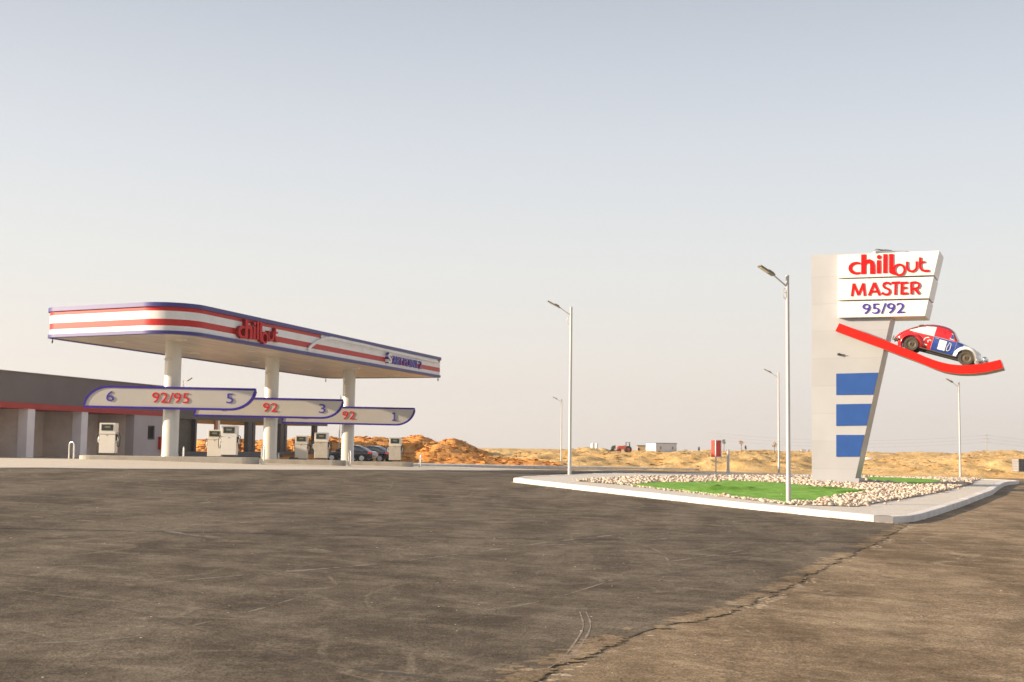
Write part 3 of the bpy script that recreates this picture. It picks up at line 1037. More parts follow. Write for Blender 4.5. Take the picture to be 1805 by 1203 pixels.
# ------------------------------------------------------------------ orange soil heap
def heap(name, prof, d0, front, backw, m, dx=.35, dy=.45, amp=1.0, seed=0.0, base=None):
    xs = np.arange(prof[0][0], prof[-1][0], dx * F / d0)
    pxs = [p[0] for p in prof]; pys = [p[1] for p in prof]
    ys = np.arange(d0 - front, d0 + backw, dy)
    vs = []
    for y in ys:
        for px in xs:
            x = (px - 902.5) / F * y
            H = (hz(px) - float(np.interp(px, pxs, pys))) * d0 / F + CAMZ
            b = T0(x, min(y, 112)) - .15
            t = (y - d0) / (front if y < d0 else backw)
            n0 = fbm(x, y, 5, 3, seed)
            k = max(0, 1 - abs(t + .15 * n0 * (1 - abs(t)))) ** .75
            k = k * k * (3 - 2 * k) * .45 + k * .55
            e = min(1, (px - prof[0][0]) / 25, (prof[-1][0] - px) / 25)
            h = max(0, H - b) * k * max(0, e) ** .6
            gul = abs(fbm(x, y * .45, 2.2, 5, seed + 5)) * .9 + .45 * fbm(x, y, .9, 4, seed + 9)
            ledge = .35 * fbm(x, y, 4.0, 2, seed + 2)
            h += (ledge - gul * .9) * amp * min(1, h / 1.0) * min(1, abs(1 - k) * 2.2 + .25)
            vs.append((x, y, b + h))
    nx = len(xs)
    fs = [(r * nx + i, r * nx + i + 1, (r + 1) * nx + i + 1, (r + 1) * nx + i) for r in range(len(ys) - 1) for i in range(nx - 1)]
    me = bpy.data.meshes.new(name); me.from_pydata(vs, [], fs); me.materials.append(m)
    me.polygons.foreach_set('use_smooth', [True] * len(me.polygons))
    o = bpy.data.objects.new(name, me); sc.collection.objects.link(o)
    return struct(o)
heap('hill', [(330, 786), (350, 776), (385, 772), (420, 772), (455, 778), (480, 770), (510, 772), (560, 768), (600, 772), (640, 768), (655, 770), (672, 770), (690, 774), (720, 770), (745, 767), (760, 774), (775, 779), (790, 774), (803, 772), (820, 778), (840, 788), (860, 797), (880, 803), (940, 809), (985, 814), (1010, 818)], 143, 17, 14, M_ORANGE, seed=1.0, amp=1.15)
heap('hill', [(330, 806), (400, 802), (480, 804), (560, 801), (620, 803), (690, 800), (738, 797), (755, 786), (775, 783), (792, 786), (830, 796), (870, 806), (905, 808), (950, 811), (990, 816), (1005, 820)], 121, 9, 9, M_ORANGE, amp=.8, seed=4.0)
heap('hill', [(835, 800), (860, 792), (900, 791), (930, 793), (955, 791.5), (990, 796), (1030, 806), (1060, 812)], 150, 14, 14, M_SAND, amp=.6, seed=7.0)
heap('hill', [(1035, 797), (1050, 790), (1065, 789.5), (1080, 794), (1100, 798), (1115, 800)], 190, 8, 8, M_SAND, amp=.3, seed=9.0)

def clods(name, cand, m, nmax, s0, s1, lab):
    mbc = MB(); r2 = random.Random(11)
    for c in r2.sample(cand, min(nmax, len(cand))):
        vs, fs = r2.choice(st_lo)
        s = s0 + (s1 - s0) * r2.random() ** 3
        R = Matrix.Rotation(r2.uniform(0, 6.28), 3, 'Z') @ Matrix.Rotation(r2.uniform(-.8, .8), 3, 'X')
        mbc.add([R @ (v * s) + Vector(c) + Vector((r2.uniform(-.3, .3), r2.uniform(-.3, .3), s * .08)) for v in vs], fs)
    me = bpy.data.meshes.new(name); me.from_pydata(mbc.v, [], mbc.f); me.materials.append(m)
    o = bpy.data.objects.new(name, me); sc.collection.objects.link(o)
    struct(o, 'stuff'); o['label'] = lab
cand = [v for v in gv if 119 < v[1] < 212 and -.04 < v[0] / v[1] < .47 and v[2] > T0(v[0], 112) + .25 and fbm(v[0], v[1], 5, 3, 22) > -.08]
clods('clods', cand, M_SAND, 1800, .05, .34, 'loose clods and stones strewn over the pale sand banks')
cand = []
for o_ in [q for q in sc.objects if q.name.startswith('hill') and q.data.materials[0] == M_ORANGE]:
    cand += [tuple(v.co) for v in o_.data.vertices if v.co.z > T0(v.co.x, 112) + .15]
clods('clods', cand, M_ORANGE, 2600, .05, .42, 'loose orange clods on the soil heap')

# ------------------------------------------------------------------ fuel canopy
ZB = 5.38 + CAMZ      # underside of lower lip
FH = 1.56
Nn = Vector((P(322, 588, 60.7).x, 60.7)); Ll = Vector((P(75.5, 597, 64.8).x, 64.8))
Rr = Vector((P(778, 667, 97.3).x, 97.3)); Bb = Vector((P(577, 669, 101.0).x, 101.0))
# true sharp corner of the near end lies a little left of the rounded one
Nn = Nn + Vector((-.15, -.2))
def round_poly(pts, rads, seg=24):
    out = []
    n = len(pts)
    for i in range(n):
        a, b, c = pts[i - 1], pts[i], pts[(i + 1) % n]
        d1 = (a - b).normalized(); d2 = (c - b).normalized()
        ang = math.acos(max(-1, min(1, d1.dot(d2))))
        r = rads[i]
        t = r / math.tan(ang / 2)
        p1 = b + d1 * t; p2 = b + d2 * t
        cen = b + (d1 + d2).normalized() * (r / math.sin(ang / 2))
        a1 = math.atan2(p1.y - cen.y, p1.x - cen.x); a2 = math.atan2(p2.y - cen.y, p2.x - cen.x)
        da = (a2 - a1 + math.pi) % (2 * math.pi) - math.pi
        for j in range(seg + 1):
            q = a1 + da * j / seg
            out.append(cen + Vector((math.cos(q), math.sin(q))) * r)
    return out
quad = [Ll, Nn, Rr, Bb]
def outline(off):
    return round_poly(inset(quad, -off), [1.1 + off, 1.9 + off, .5 + off, .8 + off])
cb = Vector(((Nn.x + Rr.x + Ll.x + Bb.x) / 4, (Nn.y + Rr.y + Ll.y + Bb.y) / 4, 0))
canopy = empty('fuel_canopy', 'long flat fuel canopy with red and white striped fascia on three round columns', 'canopy', (0, 0, 0))
def ring_band(mb, off, z0, z1, mi):
    o_ = outline(off)
    n = len(o_)
    mb.add([(p.x, p.y, z0) for p in o_] + [(p.x, p.y, z1) for p in o_], [(i, (i + 1) % n, n + (i + 1) % n, n + i) for i in range(n)], mi)
mb = MB()
fr = [0, .105, .265, .475, .735, .845, .865, 1.0]
zs = [ZB + FH * t for t in fr]
ring_band(mb, 0, zs[1] - .05, zs[2], 0)
ring_band(mb, 0, zs[2], zs[3], 1)
ring_band(mb, 0, zs[3], zs[4], 0)
ring_band(mb, 0, zs[4], zs[6] + .05, 1)
mb.build('fascia', [WHITE, RED], canopy, smooth=True)
def lip(name, z0, z1, off0, off1):
    mb = MB()
    a = outline(off0); b = outline(off1); n = len(a)
    vs = [(p.x, p.y, z0) for p in b] + [(p.x, p.y, z1) for p in b] + [(p.x, p.y, z1) for p in a] + [(p.x, p.y, z0) for p in a]
    fs = []
    for i in range(n):
        j = (i + 1) % n
        for k in range(4):
            l = (k + 1) % 4
            fs.append((k * n + i, k * n + j, l * n + j, l * n + i))
    mb.add(vs, fs)
    return mb.build(name, BLUE, canopy, smooth=True)
lip('lower_trim', zs[0], zs[1], -.30, .07)
lip('upper_trim', zs[6], zs[7], -.30, .10)
mb = MB()
o_ = outline(-.25)
mb.add([(p.x, p.y, ZB + .03) for p in o_], [tuple(range(len(o_)))])
mb.build('soffit', SOFFIT, canopy)
mb = MB(); o_ = outline(-.1)
mb.add([(p.x, p.y, zs[7] - .25) for p in o_], [tuple(range(len(o_)))])
mb.build('roof_deck', CONC, canopy)
# recessed lights under the canopy
axis = (Rr - Nn).normalized()
for i in range(5):
    for s in (.27, .73):
        c = Nn.lerp(Ll, s) + (Rr - Nn) * ((i + .5) / 5)
        mb = MB()
        mb.box((c.x, c.y, ZB + .015), (.5, .5, .05))
        mb.build('ceiling_light', PUMPW, canopy, bevel=.01)
# small drip spikes below the corners
for c in (Ll + Vector((.5, 0)), Rr - Vector((.25, .2)), Bb - Vector((.1, .2))):
    mb = MB(); mb.lathe([(.03, 0), (.05, .1), (.02, .3)], (c.x, c.y, ZB - .28), 8); mb.build('drain_spout', DARK, canopy)
# columns
cols = [(P(299, 805, 66.5), .43), (P(475, 811, 78.0), .43), (P(612, 815, 90.0), .45)]
colx = []
for (p, r) in cols:
    zb = T0(p.x, p.y) + .05
    colx.append((p.x, p.y, zb))
    mb = MB()
    mb.lathe([(r * 1.04, zb), (r * 1.04, zb + .35), (r, zb + .37), (r, ZB + .04)], (p.x, p.y, 0), 48)
    o = mb.build('column', COLW, canopy, smooth=True)
    mb = MB()
    mb.box((p.x - .16, p.y - r - .02, ZB - .95), (.34, .1, .12)); mb.build('bracket', COLW, o, bevel=.01)
# long front face plane, local u from N to R
FP = Pl((Nn.x, Nn.y, 0), (Rr - Nn))
if FP.n.dot(Vector((-Nn.x, -Nn.y, 0))) < 0:
    FP.n = -FP.n
uR = FP.uv(776, 640)[0]
# white arched strip
apx = [(544, 616.6), (549, 611), (555, 606.2), (561, 602), (568.4, 598.8), (576, 596.4), (584, 595.4), (592, 595.6), (599.4, 596.8), (620, 602.2), (643.8, 608.4), (680, 617.4), (720, 626.4), (773, 638.8)]
auv = [FP.uv(a, b, .12) for a, b in apx]
ztop = zs[6] + .02
auv = [(u, min(v, ztop - .10)) for u, v in auv]
mb = MB()
add_stroke(mb, auv, .17, FP.w, .02, .12)
mb.build('arch_strip', WHITE, canopy)
mb = MB()
pol = [auv[i] for i in range(4, len(auv))]
top = [(u, zs[6] - .002) for u, v in pol]
for i in range(len(pol) - 1):
    a, b, c, d = pol[i], pol[i + 1], top[i + 1], top[i]
    # white infill from mid white band to the top
    a = (a[0], zs[4] - .1); b = (b[0], zs[4] - .1)
    mb.prism([FP.w(q, .03) for q in (a, b, c, d)], [FP.w(q, .01) for q in (a, b, c, d)])
mb.build('infill_panel', WHITE, canopy)

# lettering "chillout": strokes in the coordinates of an enlargement of the sign (y down)
def chill(mb, fn, o0, o1, side=False):
    k = [0]
    def st(p, w, closed=False):
        k[0] += 1
        k0 = len(mb.mi)
        add_stroke(mb, [(a, -b) for a, b in p], w, fn, o0, o1 + .0022 * k[0], 0, closed)
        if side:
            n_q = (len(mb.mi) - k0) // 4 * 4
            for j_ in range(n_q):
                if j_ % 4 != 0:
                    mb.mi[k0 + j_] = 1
    st(arc(352, 372, 104, 78, -62, -298, 26), [30 + 26 * math.sin(math.pi * i / 26) for i in range(27)])
    st([(450, 163), (450, 462)], 76)
    st([(455, 330), (470, 295), (500, 272), (540, 266), (572, 285), (584, 325), (585, 380), (585, 460)], [60, 60, 62, 66, 72, 76, 78, 78])
    st([(680, 250), (680, 452)], 62)
    st(arc(683, 203, 17, 17, 0, 345, 14), 33, True)
    st([(778, 158), (775, 447)], 62)
    st([(870, 156), (870, 440)], 68)
    st([(850, 440), (900, 452), (935, 465)], [20, 40, 20])
    st([(904, 380), (904, 440)], 40)
    st(arc(992, 397, 78, 80, 0, 350, 30), 34, True)
    st([(1108, 272), (1108, 350), (1116, 385), (1140, 412), (1178, 422), (1215, 412), (1243, 385), (1254, 350), (1254, 268)], 34)
    st([(1306, 208), (1306, 340), (1314, 375), (1335, 402), (1365, 412), (1442, 412)], 36)
    st([(1300, 284), (1380, 278)], 30)
CH_X0, CH_X1, CH_Y0, CH_Y1 = 212, 1445, 156, 490
u0, _ = FP.uv(424.5, 580, .35); u1, _ = FP.uv(497, 590, .35)
vtop = FP.uv(440, 562.5, .35)[1]; vbot = FP.uv(472, 606, .35)[1]
print('canopy letters', u0, u1, vtop, vbot, zs)
def cfn(q, off):
    u = u0 + (q[0] - CH_X0) / (CH_X1 - CH_X0) * (u1 - u0)
    v = vtop + (-q[1] - CH_Y0) / (CH_Y1 - CH_Y0) * (vbot - vtop)
    return FP.w((u, v), off)
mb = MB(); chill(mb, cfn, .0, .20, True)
for i_ in range(len(mb.mi)):
    pass
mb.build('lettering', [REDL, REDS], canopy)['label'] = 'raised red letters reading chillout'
# START POINT 2
ua, ub = FP.uv(690, 632, .2)[0], FP.uv(746, 645, .2)[0]
va0 = FP.uv(692, 641, .2)[1]; va1 = FP.uv(692, 626.5, .2)[1]
mb = MB(); pass
for tx_, a_, b_ in (('TART', 0, .37), ('POINT', .42, .87), ('2', .91, 1.0)):
    mb = MB(); sl_ = (va1 - va0) * .0
    add_text(mb, tx_, FP.w, ua + (ub - ua) * a_, ua + (ub - ua) * b_, va0, va1, .0, .12, .0)
    mb.build('lettering', mat('lavender_letter', (.13, .105, .42), .4, 0, .05, 2), canopy)['label'] = 'raised blue letters reading ' + tx_
mb = MB()
us0, us1 = FP.uv(683.5, 632, .2)[0], FP.uv(690, 633, .2)[0]
add_text(mb, 'S', FP.w, us0, us1, va0 - .02, va1 + .08, .0, .26, .03)
mb.build('lettering', WHITE, canopy)['label'] = 'raised white letter S'
mb = MB()
add_stroke(mb, [(us0 + (us1 - us0) * a, va0 + (va1 - va0) * b) for a, b in ((.35, 1.15), (.12, .85), (.2, .6), (.45, .45), (.75, .38), (.5, .2), (.1, .05))], .16, FP.w, .0, .2)
mb.build('lettering_backing', BLUEL, canopy)

# ------------------------------------------------------------------ number boards on the columns
def board(px_l, d, ztop_, zbot_, col_i, label, texts, length):
    cx, cy, _ = colx[col_i]
    yb = cy - .62
    a = P(px_l, 720, yb)
    pl = Pl((a.x, yb, 0), (1.0, -.03))
    pl.n = Vector((pl.u.y, -pl.u.x, 0))
    L = length; h = ztop_ - zbot_
    root = empty('number_board', label, 'sign', (0, 0, 0), 0, None)
    r = 1.35
    def el(cx_, cy_, a0, a1, rx, ry, n=12):
        return [(cx_ + rx * math.cos(rad(a0 + (a1 - a0) * i / n)), cy_ + ry * math.sin(rad(a0 + (a1 - a0) * i / n))) for i in range(n + 1)]
    z0, z1 = zbot_, ztop_
    pts = el(r, z0, 180, 90, r, h) + el(L - r, z1, 0, -90, r, h)
    # clockwise outline: bottom-left tip -> top -> right tip -> bottom
    tilt = -.0075
    fn = lambda q, off: pl.w((q[0], q[1] + tilt * q[0]), off)
    mb = MB()
    mb.prism([fn(q, .0) for q in pts], [fn(q, -.22) for q in pts])
    mb.build('face', BOARD, root)
    mb = MB()
    add_stroke(mb, pts, .115, fn, -.24, .035, 0, True)
    mb.build('trim', BLUE2, root)
    for (tx, u0_, u1_, v0_, v1_, m_) in texts:
        mb = MB()
        if tx == '1':
            va, vb = z0 + v0_ * h, z0 + v1_ * h; um = (u0_ + u1_) / 2
            add_stroke(mb, [(um, va), (um, vb)], .085, fn, .0, .05)
            add_stroke(mb, [(um + .02, vb - .03), (um - .14, vb - .10)], .07, fn, .0, .052)
            add_stroke(mb, [(um - .15, va + .035), (um + .15, va + .035)], .07, fn, .0, .054)
        else:
            add_text(mb, tx, fn, u0_, u1_, z0 + v0_ * h, z0 + v1_ * h, .0, .035, -.004)
        o = mb.build('number', m_, root); o['label'] = 'raised number ' + tx
    mb = MB(); mb.box((cx, yb + .40, (z0 + z1) / 2), (.5, .42, .5)); mb.build('bracket', POLE, root)
    return root
BLUE2 = mat('violet_trim', (.038, .018, .26), .5, 0, .05, 2, spec=.2)
def bz(px, py, d):
    return P(px, py, d).z
def seg(px0, px1, px_l, d):
    s = F / d
    return (px0 - px_l) / s, (px1 - px_l) / s
d1, d2, d3 = 65.9, 77.4, 89.4
s6 = seg(187, 200.5, 148, d1); s95 = seg(268.5, 334, 148, d1); s5 = seg(400, 412, 148, d1)
board(148, d1, bz(190, 681.5, d1), bz(150, 717, d1), 0, 'grey number board reading 6 92/95 5 on the nearest column', [('6', *s6, .28, .78, BLUEL), ('92/95', *s95, .26, .76, REDL), ('5', *s5, .30, .78, BLUEL)], 302 / (F / d1))
s92 = seg(464, 490, 343, d2); s3 = seg(563, 574.5, 343, d2)
board(343, d2, bz(345, 700.5, d2), bz(345, 732.5, d2), 1, 'grey number board reading 92 and 3 on the middle column', [('92', *s92, .27, .76, REDL), ('3', *s3, .27, .76, BLUEL), ('4', *seg(385, 397, 343, d2), .27, .76, BLUEL)], 262 / (F / d2))
s92 = seg(604, 626.5, 498, d3); s1 = seg(692, 699.5, 498, d3)
board(498, d3, bz(500, 716, d3), bz(500, 745, d3), 2, 'grey number board reading 92 and 1 on the farthest column', [('92', *s92, .27, .76, REDL), ('1', *s1, .24, .74, BLUEL), ('2', *seg(530, 541, 498, d3), .27, .76, BLUEL)], 233 / (F / d3))

# ------------------------------------------------------------------ pump islands, pumps, hoops
names = ['nearest', 'middle', 'farthest']
isl_top = []
for i, (cx, cy, zb) in enumerate(colx):
    mb = MB()
    L, w = 4.75, .75
    out = []
    for sgn in (1, -1):
        for j in range(13):
            a = rad(-90 + 180 * j / 12) if sgn == 1 else rad(90 + 180 * j / 12)
            out.append((sgn * (L - w) + w * math.cos(a), w * math.sin(a)))
    zt = T0(cx, cy) + .30
    isl_top.append(zt)
    mb.prism([(cx + a, cy + b, zt) for a, b in out], [(cx + a, cy + b, zt - .6) for a, b in out])
    o = mb.build('pump_island', CONC, None, bevel=.03)
    tag(o, 'raised concrete pump island under the %s canopy column' % names[i], 'pump island', 'concrete pump islands')
def make_pump(label, steel=False):
    root = empty('fuel_pump', label, 'fuel pump', (0, 0, 0), 0, 'fuel pumps on the islands')
    PM = PUMPS if steel else PUMPW
    mb = MB(); mb.box((0, 0, .10), (.80, .46, .06)); mb.build('base', DARK, root)
    mb = MB(); mb.box((0, 0, .64), (.86, .52, 1.02)); mb.build('cabinet', PM, root, bevel=.015)
    mb = MB(); mb.box((0, 0, 1.20), (.92, .56, .05)); mb.build('canopy_shelf', PUMPW, root, bevel=.01)
    mb = MB(); mb.box((0, 0, 1.50), (.88, .54, .56)); h = mb.build('head', PUMPW, root, bevel=.02)
    mb = MB(); mb.box((-.01, -.275, 1.53), (.64, .03, .34)); d = mb.build('display', PUMPD, h)
    mb = MB()
    mb.box((.0, -.293, 1.56), (.30, .01, .10)); mb.build('display_glass', mat('lcd', (.20, .19, .12), .2, 0, .2, 30), d)
    mb = MB(); mb.box((0, -.263, 1.10), (.07, .012, .05)); mb.build('badge', LEDG, root)
    for s in (-1, 1):
        mb = MB(); mb.box((s * .46, -.02, 1.00), (.09, .26, .34)); b = mb.build('nozzle_holster', RUB, root, bevel=.02)
        mb = MB()
        mb.tube([(s * .50, -.10, 1.02), (s * .53, -.12, .86), (s * .50, -.20, .74), (s * .47, -.24, .70)], [.035, .03, .02, .014], 8)
        mb.box((s * .52, -.06, .86), (.03, .12, .16)); mb.build('nozzle', SILV, b)
        mb = MB()
        mb.tube([(s * .44, .05, 1.24), (s * .56, .03, 1.22), (s * .64, .0, 1.02), (s * .64, -.03, .72), (s * .60, -.06, .50), (s * .52, -.09, .50), (s * .50, -.10, .72), (s * .51, -.10, .88)], .022, 8)
        mb.build('hose', RUB, root, smooth=True)
    return root
pump_spec = [(190.5, 0, 66.5, 746, 'white fuel pump alone in front of the grey wash bays', 0),
             (404.5, 0, 66.5, 751, 'white fuel pump under the number 5 standing in front of another pump', 0),
             (379, 1, 78.0, 758, 'white fuel pump half hidden behind the pump under number 5', 0),
             (566.5, 1, 78.0, 763, 'brushed fuel pump beside the bonnet of the black car', 1),
             (531.5, 2, 90.0, 768, 'white fuel pump between the dark shop post and the brushed pump', 0),
             (696.5, 2, 90.0, 772, 'brushed fuel pump farthest right behind the parked cars', 1)]
protos = {}
for (px, k, d, pyt, lab, st_) in pump_spec:
    if st_ not in protos:
        o = make_pump(lab, bool(st_)); protos[st_] = o
    else:
        o = copy_tree(protos[st_]); o['label'] = lab
    p = P(px, 800, d)
    o.location = (p.x, colx[k][1], isl_top[k])
    ztop_ = bz(px, pyt, d)
    s = (ztop_ - isl_top[k]) / 1.78
    print('pump scale', s)
    o.scale = (s, s, s)
def make_hoop():
    mb = MB()
    w, h, r = .36, 1.05, .042
    path = [(0, -w / 2, 0), (0, -w / 2, h - w / 2)] + [(0, w / 2 * math.cos(rad(a)), h - w / 2 + w / 2 * math.sin(rad(a))) for a in range(165, 0, -15)] + [(0, w / 2, h - w / 2), (0, w / 2, 0)]
    mb.tube(path, r, 12)
    return mb.build('hoop_guard', STEEL, None, smooth=True)
hoop = make_hoop()
hs = [(127, 812, 778, 1.05, 'steel hoop guard at the left end of the nearest pump island'),
      (464, 819, 785, .55, 'steel hoop guard in front of the middle canopy column'),
      (324, 808, 787, .35, 'steel hoop guard just right of the nearest canopy column'),
      (617, 823, 794, .45, 'steel hoop guard in front of the farthest canopy column'),
      (491, 812, 799, .3, 'short pale hoop guard just right of the middle column'),
      (741, 825, 800, .3, 'steel hoop guard standing alone right of the last pump')]
ci = [0, 0, 1, 1, 2, 2]
for i, (px, pyb, pyt, yaw, lab) in enumerate(hs):
    o = hoop if i == 0 else hoop.copy()
    if i:
        sc.collection.objects.link(o)
    cx, cy, _ = colx[ci[i]]
    y = cy - (.0 if i in (0, 2, 4) else .25)
    p = P(px, pyt, y)
    o.location = (p.x, y, T0(p.x, y) + .05)
    s = (p.z - o.location.z) / 1.1
    print('hoop', s)
    o.rotation_euler = (0, 0, yaw)
    o.scale = (1, 1, s)
    tag(o, lab, 'guard rail', 'steel hoop guards at the island ends')
# low dark box on the far island
p = P(518, 809, 88.9)
mb = MB(); mb.box((p.x, 88.8, isl_top[2] + .11), (.62, .4, .22)); mb.lathe([(.12, .2), (.12, .26)], (p.x - .15, 88.8, isl_top[2]), 12)
tag(mb.build('box', mat('dark_box', (.10, .085, .06), .6), None, bevel=.02), 'low dark box on the farthest pump island beside a white pump', 'box')

# ------------------------------------------------------------------ wash bays + shop building
KB = 1.18; BO = Vector((-28.0, 68.0)); BE = Vector((math.sin(rad(14.5)), math.cos(rad(14.5)))); BN = Vector((BE.y, -BE.x))
def bw(s, n, z):
    """building coords: s along front, n outwards (towards forecourt), z relative to the camera height"""
    q = (BO + BE * s + BN * n) * KB
    return Vector((q.x, q.y, z * KB + CAMZ))
def bbox(mb, s0, s1, n0, n1, z0, z1, mi=0):
    vs = [bw(s, n, z) for z in (z0, z1) for n in (n0, n1) for s in (s0, s1)]
    mb.add(vs, [(0, 2, 3, 1), (4, 5, 7, 6), (0, 1, 5, 4), (2, 6, 7, 3), (0, 4, 6, 2), (1, 3, 7, 5)], mi)
GZ = -1.35
wash = empty('wash_building', 'long low grey wash building with open bays and a red band', 'building')
SE = 19.5
mb = MB(); bbox(mb, -2.4, SE, -6.5, .0, 2.14, 3.80); bbox(mb, -2.4, SE, -.3, .05, 3.80, 3.88); mb.build('parapet', GREYW, wash)
mb = MB(); bbox(mb, -2.4, SE + .01, -6.45, .035, 1.82, 2.14); mb.build('red_band', REDB, wash)
mb = MB()
bbox(mb, -2.4, SE - .3, -6.5, -6.25, GZ, 1.82)         # rear wall
bbox(mb, 13.9, SE - .0, -.615, -.0, GZ, .22); bbox(mb, 13.9, 15.6, -.615, 0, .22, 1.15); bbox(mb, 16.5, SE, -.615, 0, .22, 1.15); bbox(mb, 13.9, SE, -.615, 0, 1.15, 1.82)
bbox(mb, SE - .3, SE, -6.25, -.615, GZ, 1.82)
bbox(mb, -2.4, -2.36, -6.2, -.63, GZ, 1.82)
mb.build('wall', GREYL2 if 'GREYL2' in globals() else mat('mid_grey_render', (.46, .42, .40), .9, 0, .06, .8, bump=.15), wash)
for s in (-2.35, 2.9, 8.15, 13.9):
    mb = MB(); bbox(mb, s, s + .28, -2.7, -.62, GZ, 1.815); mb.build('partition_wall', BAYW, wash)
mb = MB(); bbox(mb, -2.4, 14.1, -2.8, -2.7, GZ, 1.81); mb.build('bay_lining', BAYW, wash)
mb = MB(); bbox(mb, -2.4, 14, -6.3, .7, GZ, -.93); mb.build('floor_slab', CONC, wash)
for s in (-2.4, 2.77, 8.0):
    mb = MB(); bbox(mb, s, s + .66, -.62, -.0, GZ, 1.82); mb.build('pillar', GREYL, wash)
mb = MB(); bbox(mb, 15.6, 15.68, -.2, -.08, .22, 1.15); bbox(mb, 16.42, 16.5, -.2, -.08, .22, 1.15); bbox(mb, 15.68, 16.42, -.2, -.08, .22, .3); bbox(mb, 15.68, 16.42, -.2, -.08, 1.07, 1.15)
wf = mb.build('window', DARK, wash)
mb = MB(); bbox(mb, 15.68, 16.42, -.16, -.13, .3, 1.07); mb.build('pane', mat('black_pane', (.02, .02, .022), .5, spec=.1), wf)
for s, z in ((1.0, .55), (6.0, .42), (4.6, .42), (11.5, .3)):
    mb = MB(); c = bw(s, -2.68, z); mb.lathe([(.12, 0), (.12, .05), (.06, .06), (.06, .3)], c, 10, R=Matrix.Rotation(rad(90), 3, 'Y')); mb.build('water_tap', RIM, wash)
mb = MB(); bbox(mb, 16.95, 17.75, .0, .22, -.42, .42)
fb = mb.build('hose_cabinet', RED, None, bevel=.02); tag(fb, 'red fire hose cabinet on the grey wall beside the nearest column', 'fire cabinet')
# shop: dark framed shell, open through
shop = empty('shop_building', 'dark framed open shop shell beyond the wash bays', 'building')
mb = MB(); bbox(mb, SE + .01, 46, -9, .0, 1.72, 3.15); mb.build('roof_slab', mat('shop_fascia', (.10, .085, .07), .6), shop)
mb = MB(); bbox(mb, SE + .02, 22.0, -5, -.25, GZ, 1.72); mb.build('tiled_wall', DARKT, shop)
mb = MB(); bbox(mb, 21.9, 22.15, -.3, .03, -.57, 1.74); mb.build('door_frame', DARK, shop)
for (s0, s1) in ((30.3, 31.6), (36.2, 37.5), (43.2, 43.8)):
    mb = MB(); bbox(mb, s0, s0 + (s1 - s0) * .42, -.35, .0, -.57, 1.72); bbox(mb, s1 - (s1 - s0) * .35, s1, -.35, -.02, -.57, 1.72)
    po = mb.build('post', DARK, shop)
    mb = MB(); bbox(mb, s0 + (s1 - s0) * .42, s1 - (s1 - s0) * .35, -.30, -.08, -.57, 1.72); mb.build('post_lining', GREYW, po)
SHW = mat('shop_base', (.135, .125, .115), .8, 0, .1, 1)
mb = MB(); bbox(mb, SE + .02, 46, -.5, .3, GZ - .6, -.57); mb.build('low_wall', SHW, shop)
mb = MB(); bbox(mb, 25.0, 25.28, -.15, -.03, -.57, 1.72); mb.build('downpipe', mat('orange_pipe', (.50, .16, .04), .4), shop)
mb = MB(); bbox(mb, 25.36, 25.7, -.15, -.03, -.57, 1.72); mb.build('downpipe', STEEL, shop)

# ------------------------------------------------------------------ sign tower
ALPHA = rad(24)
MD = 57.0
mo = P(1430.5, 845, MD)
MP = Pl((mo.x, mo.y, 0), (math.cos(ALPHA), -math.sin(ALPHA)))
print('mast plane n', MP.n)
tower = empty('sign_tower', 'tall beige sign tower leaning at its right edge with red lettering panels', 'sign tower')
def mprism(mb, px, o0, o1, ref=None, mi=0, mside=None):
    uv = [MP.uv(a, b, ref if ref is not None else o1) for a, b in px]
    mb.prism([MP.w(q, o1) for q in uv], [MP.w(q, o0) for q in uv], mi, mside)
DEP = 1.6
mb = MB(); mprism(mb, [(1430, 449.5), (1596, 443.5), (1507, 846), (1431, 846)], -DEP, 0); mb.build('body', BEIGE, tower)
mb = MB(); mprism(mb, [(1431, 843.5), (1514, 843.5), (1514, 853), (1431, 853)], -DEP - .05, .06); mb.build('plinth', BEIGE, tower)
p1 = [(1477, 450), (1656.2, 442), (1646.2, 485), (1477, 490.5)]
p2 = [(1477, 492.9), (1646, 488.0), (1637.6, 525.9), (1477, 529.2)]
p3 = [(1477, 532.2), (1637.0, 528.9), (1630.5, 557.4), (1477, 560.3)]
for i, p_ in enumerate((p1, p2, p3)):
    mb = MB(); mprism(mb, p_, -DEP - .15, .30); mb.build('sign_panel', WHITE, tower, bevel=.012)
mb = MB(); mprism(mb, [(1479, 452), (1600, 446), (1575, 557), (1479, 558)], -DEP + .1, -.05); mb.build('panel_core', LEDG, tower)
tops = [mp for mp in ()]
for p_ in ([(1474, 659), (1547.3, 657.2), (1538.6, 696), (1474, 696.5)], [(1474, 713), (1535.4, 712), (1527, 750.3), (1474, 751)], [(1474, 767), (1522.6, 767), (1514, 805.2), (1474, 805.4)]):
    p_ = [(a + (.5 if a > 1500 else 0), b) for a, b in p_]
    mb = MB(); mprism(mb, p_, -DEP - .02, .03); mb.build('blue_panel', BLUEP, tower)
ZX, ZY, ZS = 1470, 430, 8.595
def mfn(q, off):
    uv = MP.uv(ZX + q[0] / ZS, ZY + (-q[1]) / ZS, .30)
    return MP.w(uv, off)
mb = MB(); chill(mb, mfn, .30, .325)
mb.build('lettering', REDL, tower)['label'] = 'raised red letters reading chillout'
def text_px(body, corners, bold, m, lab, o1=.34):
    """corners: px of bl, br, tr, tl -> bilinear map"""
    bl, br, tr, tl = [Vector(c) for c in corners]
    mb = MB()
    def fn(q, off):
        a = bl.lerp(br, q[0]); b = tl.lerp(tr, q[0]); c = a.lerp(b, q[1])
        return MP.w(MP.uv(c.x, c.y, .30), off)
    add_text(mb, body, fn, 0, 1, 0, 1, .30, o1, bold)
    mb.build('lettering', m, tower)['label'] = lab
mb = MB()
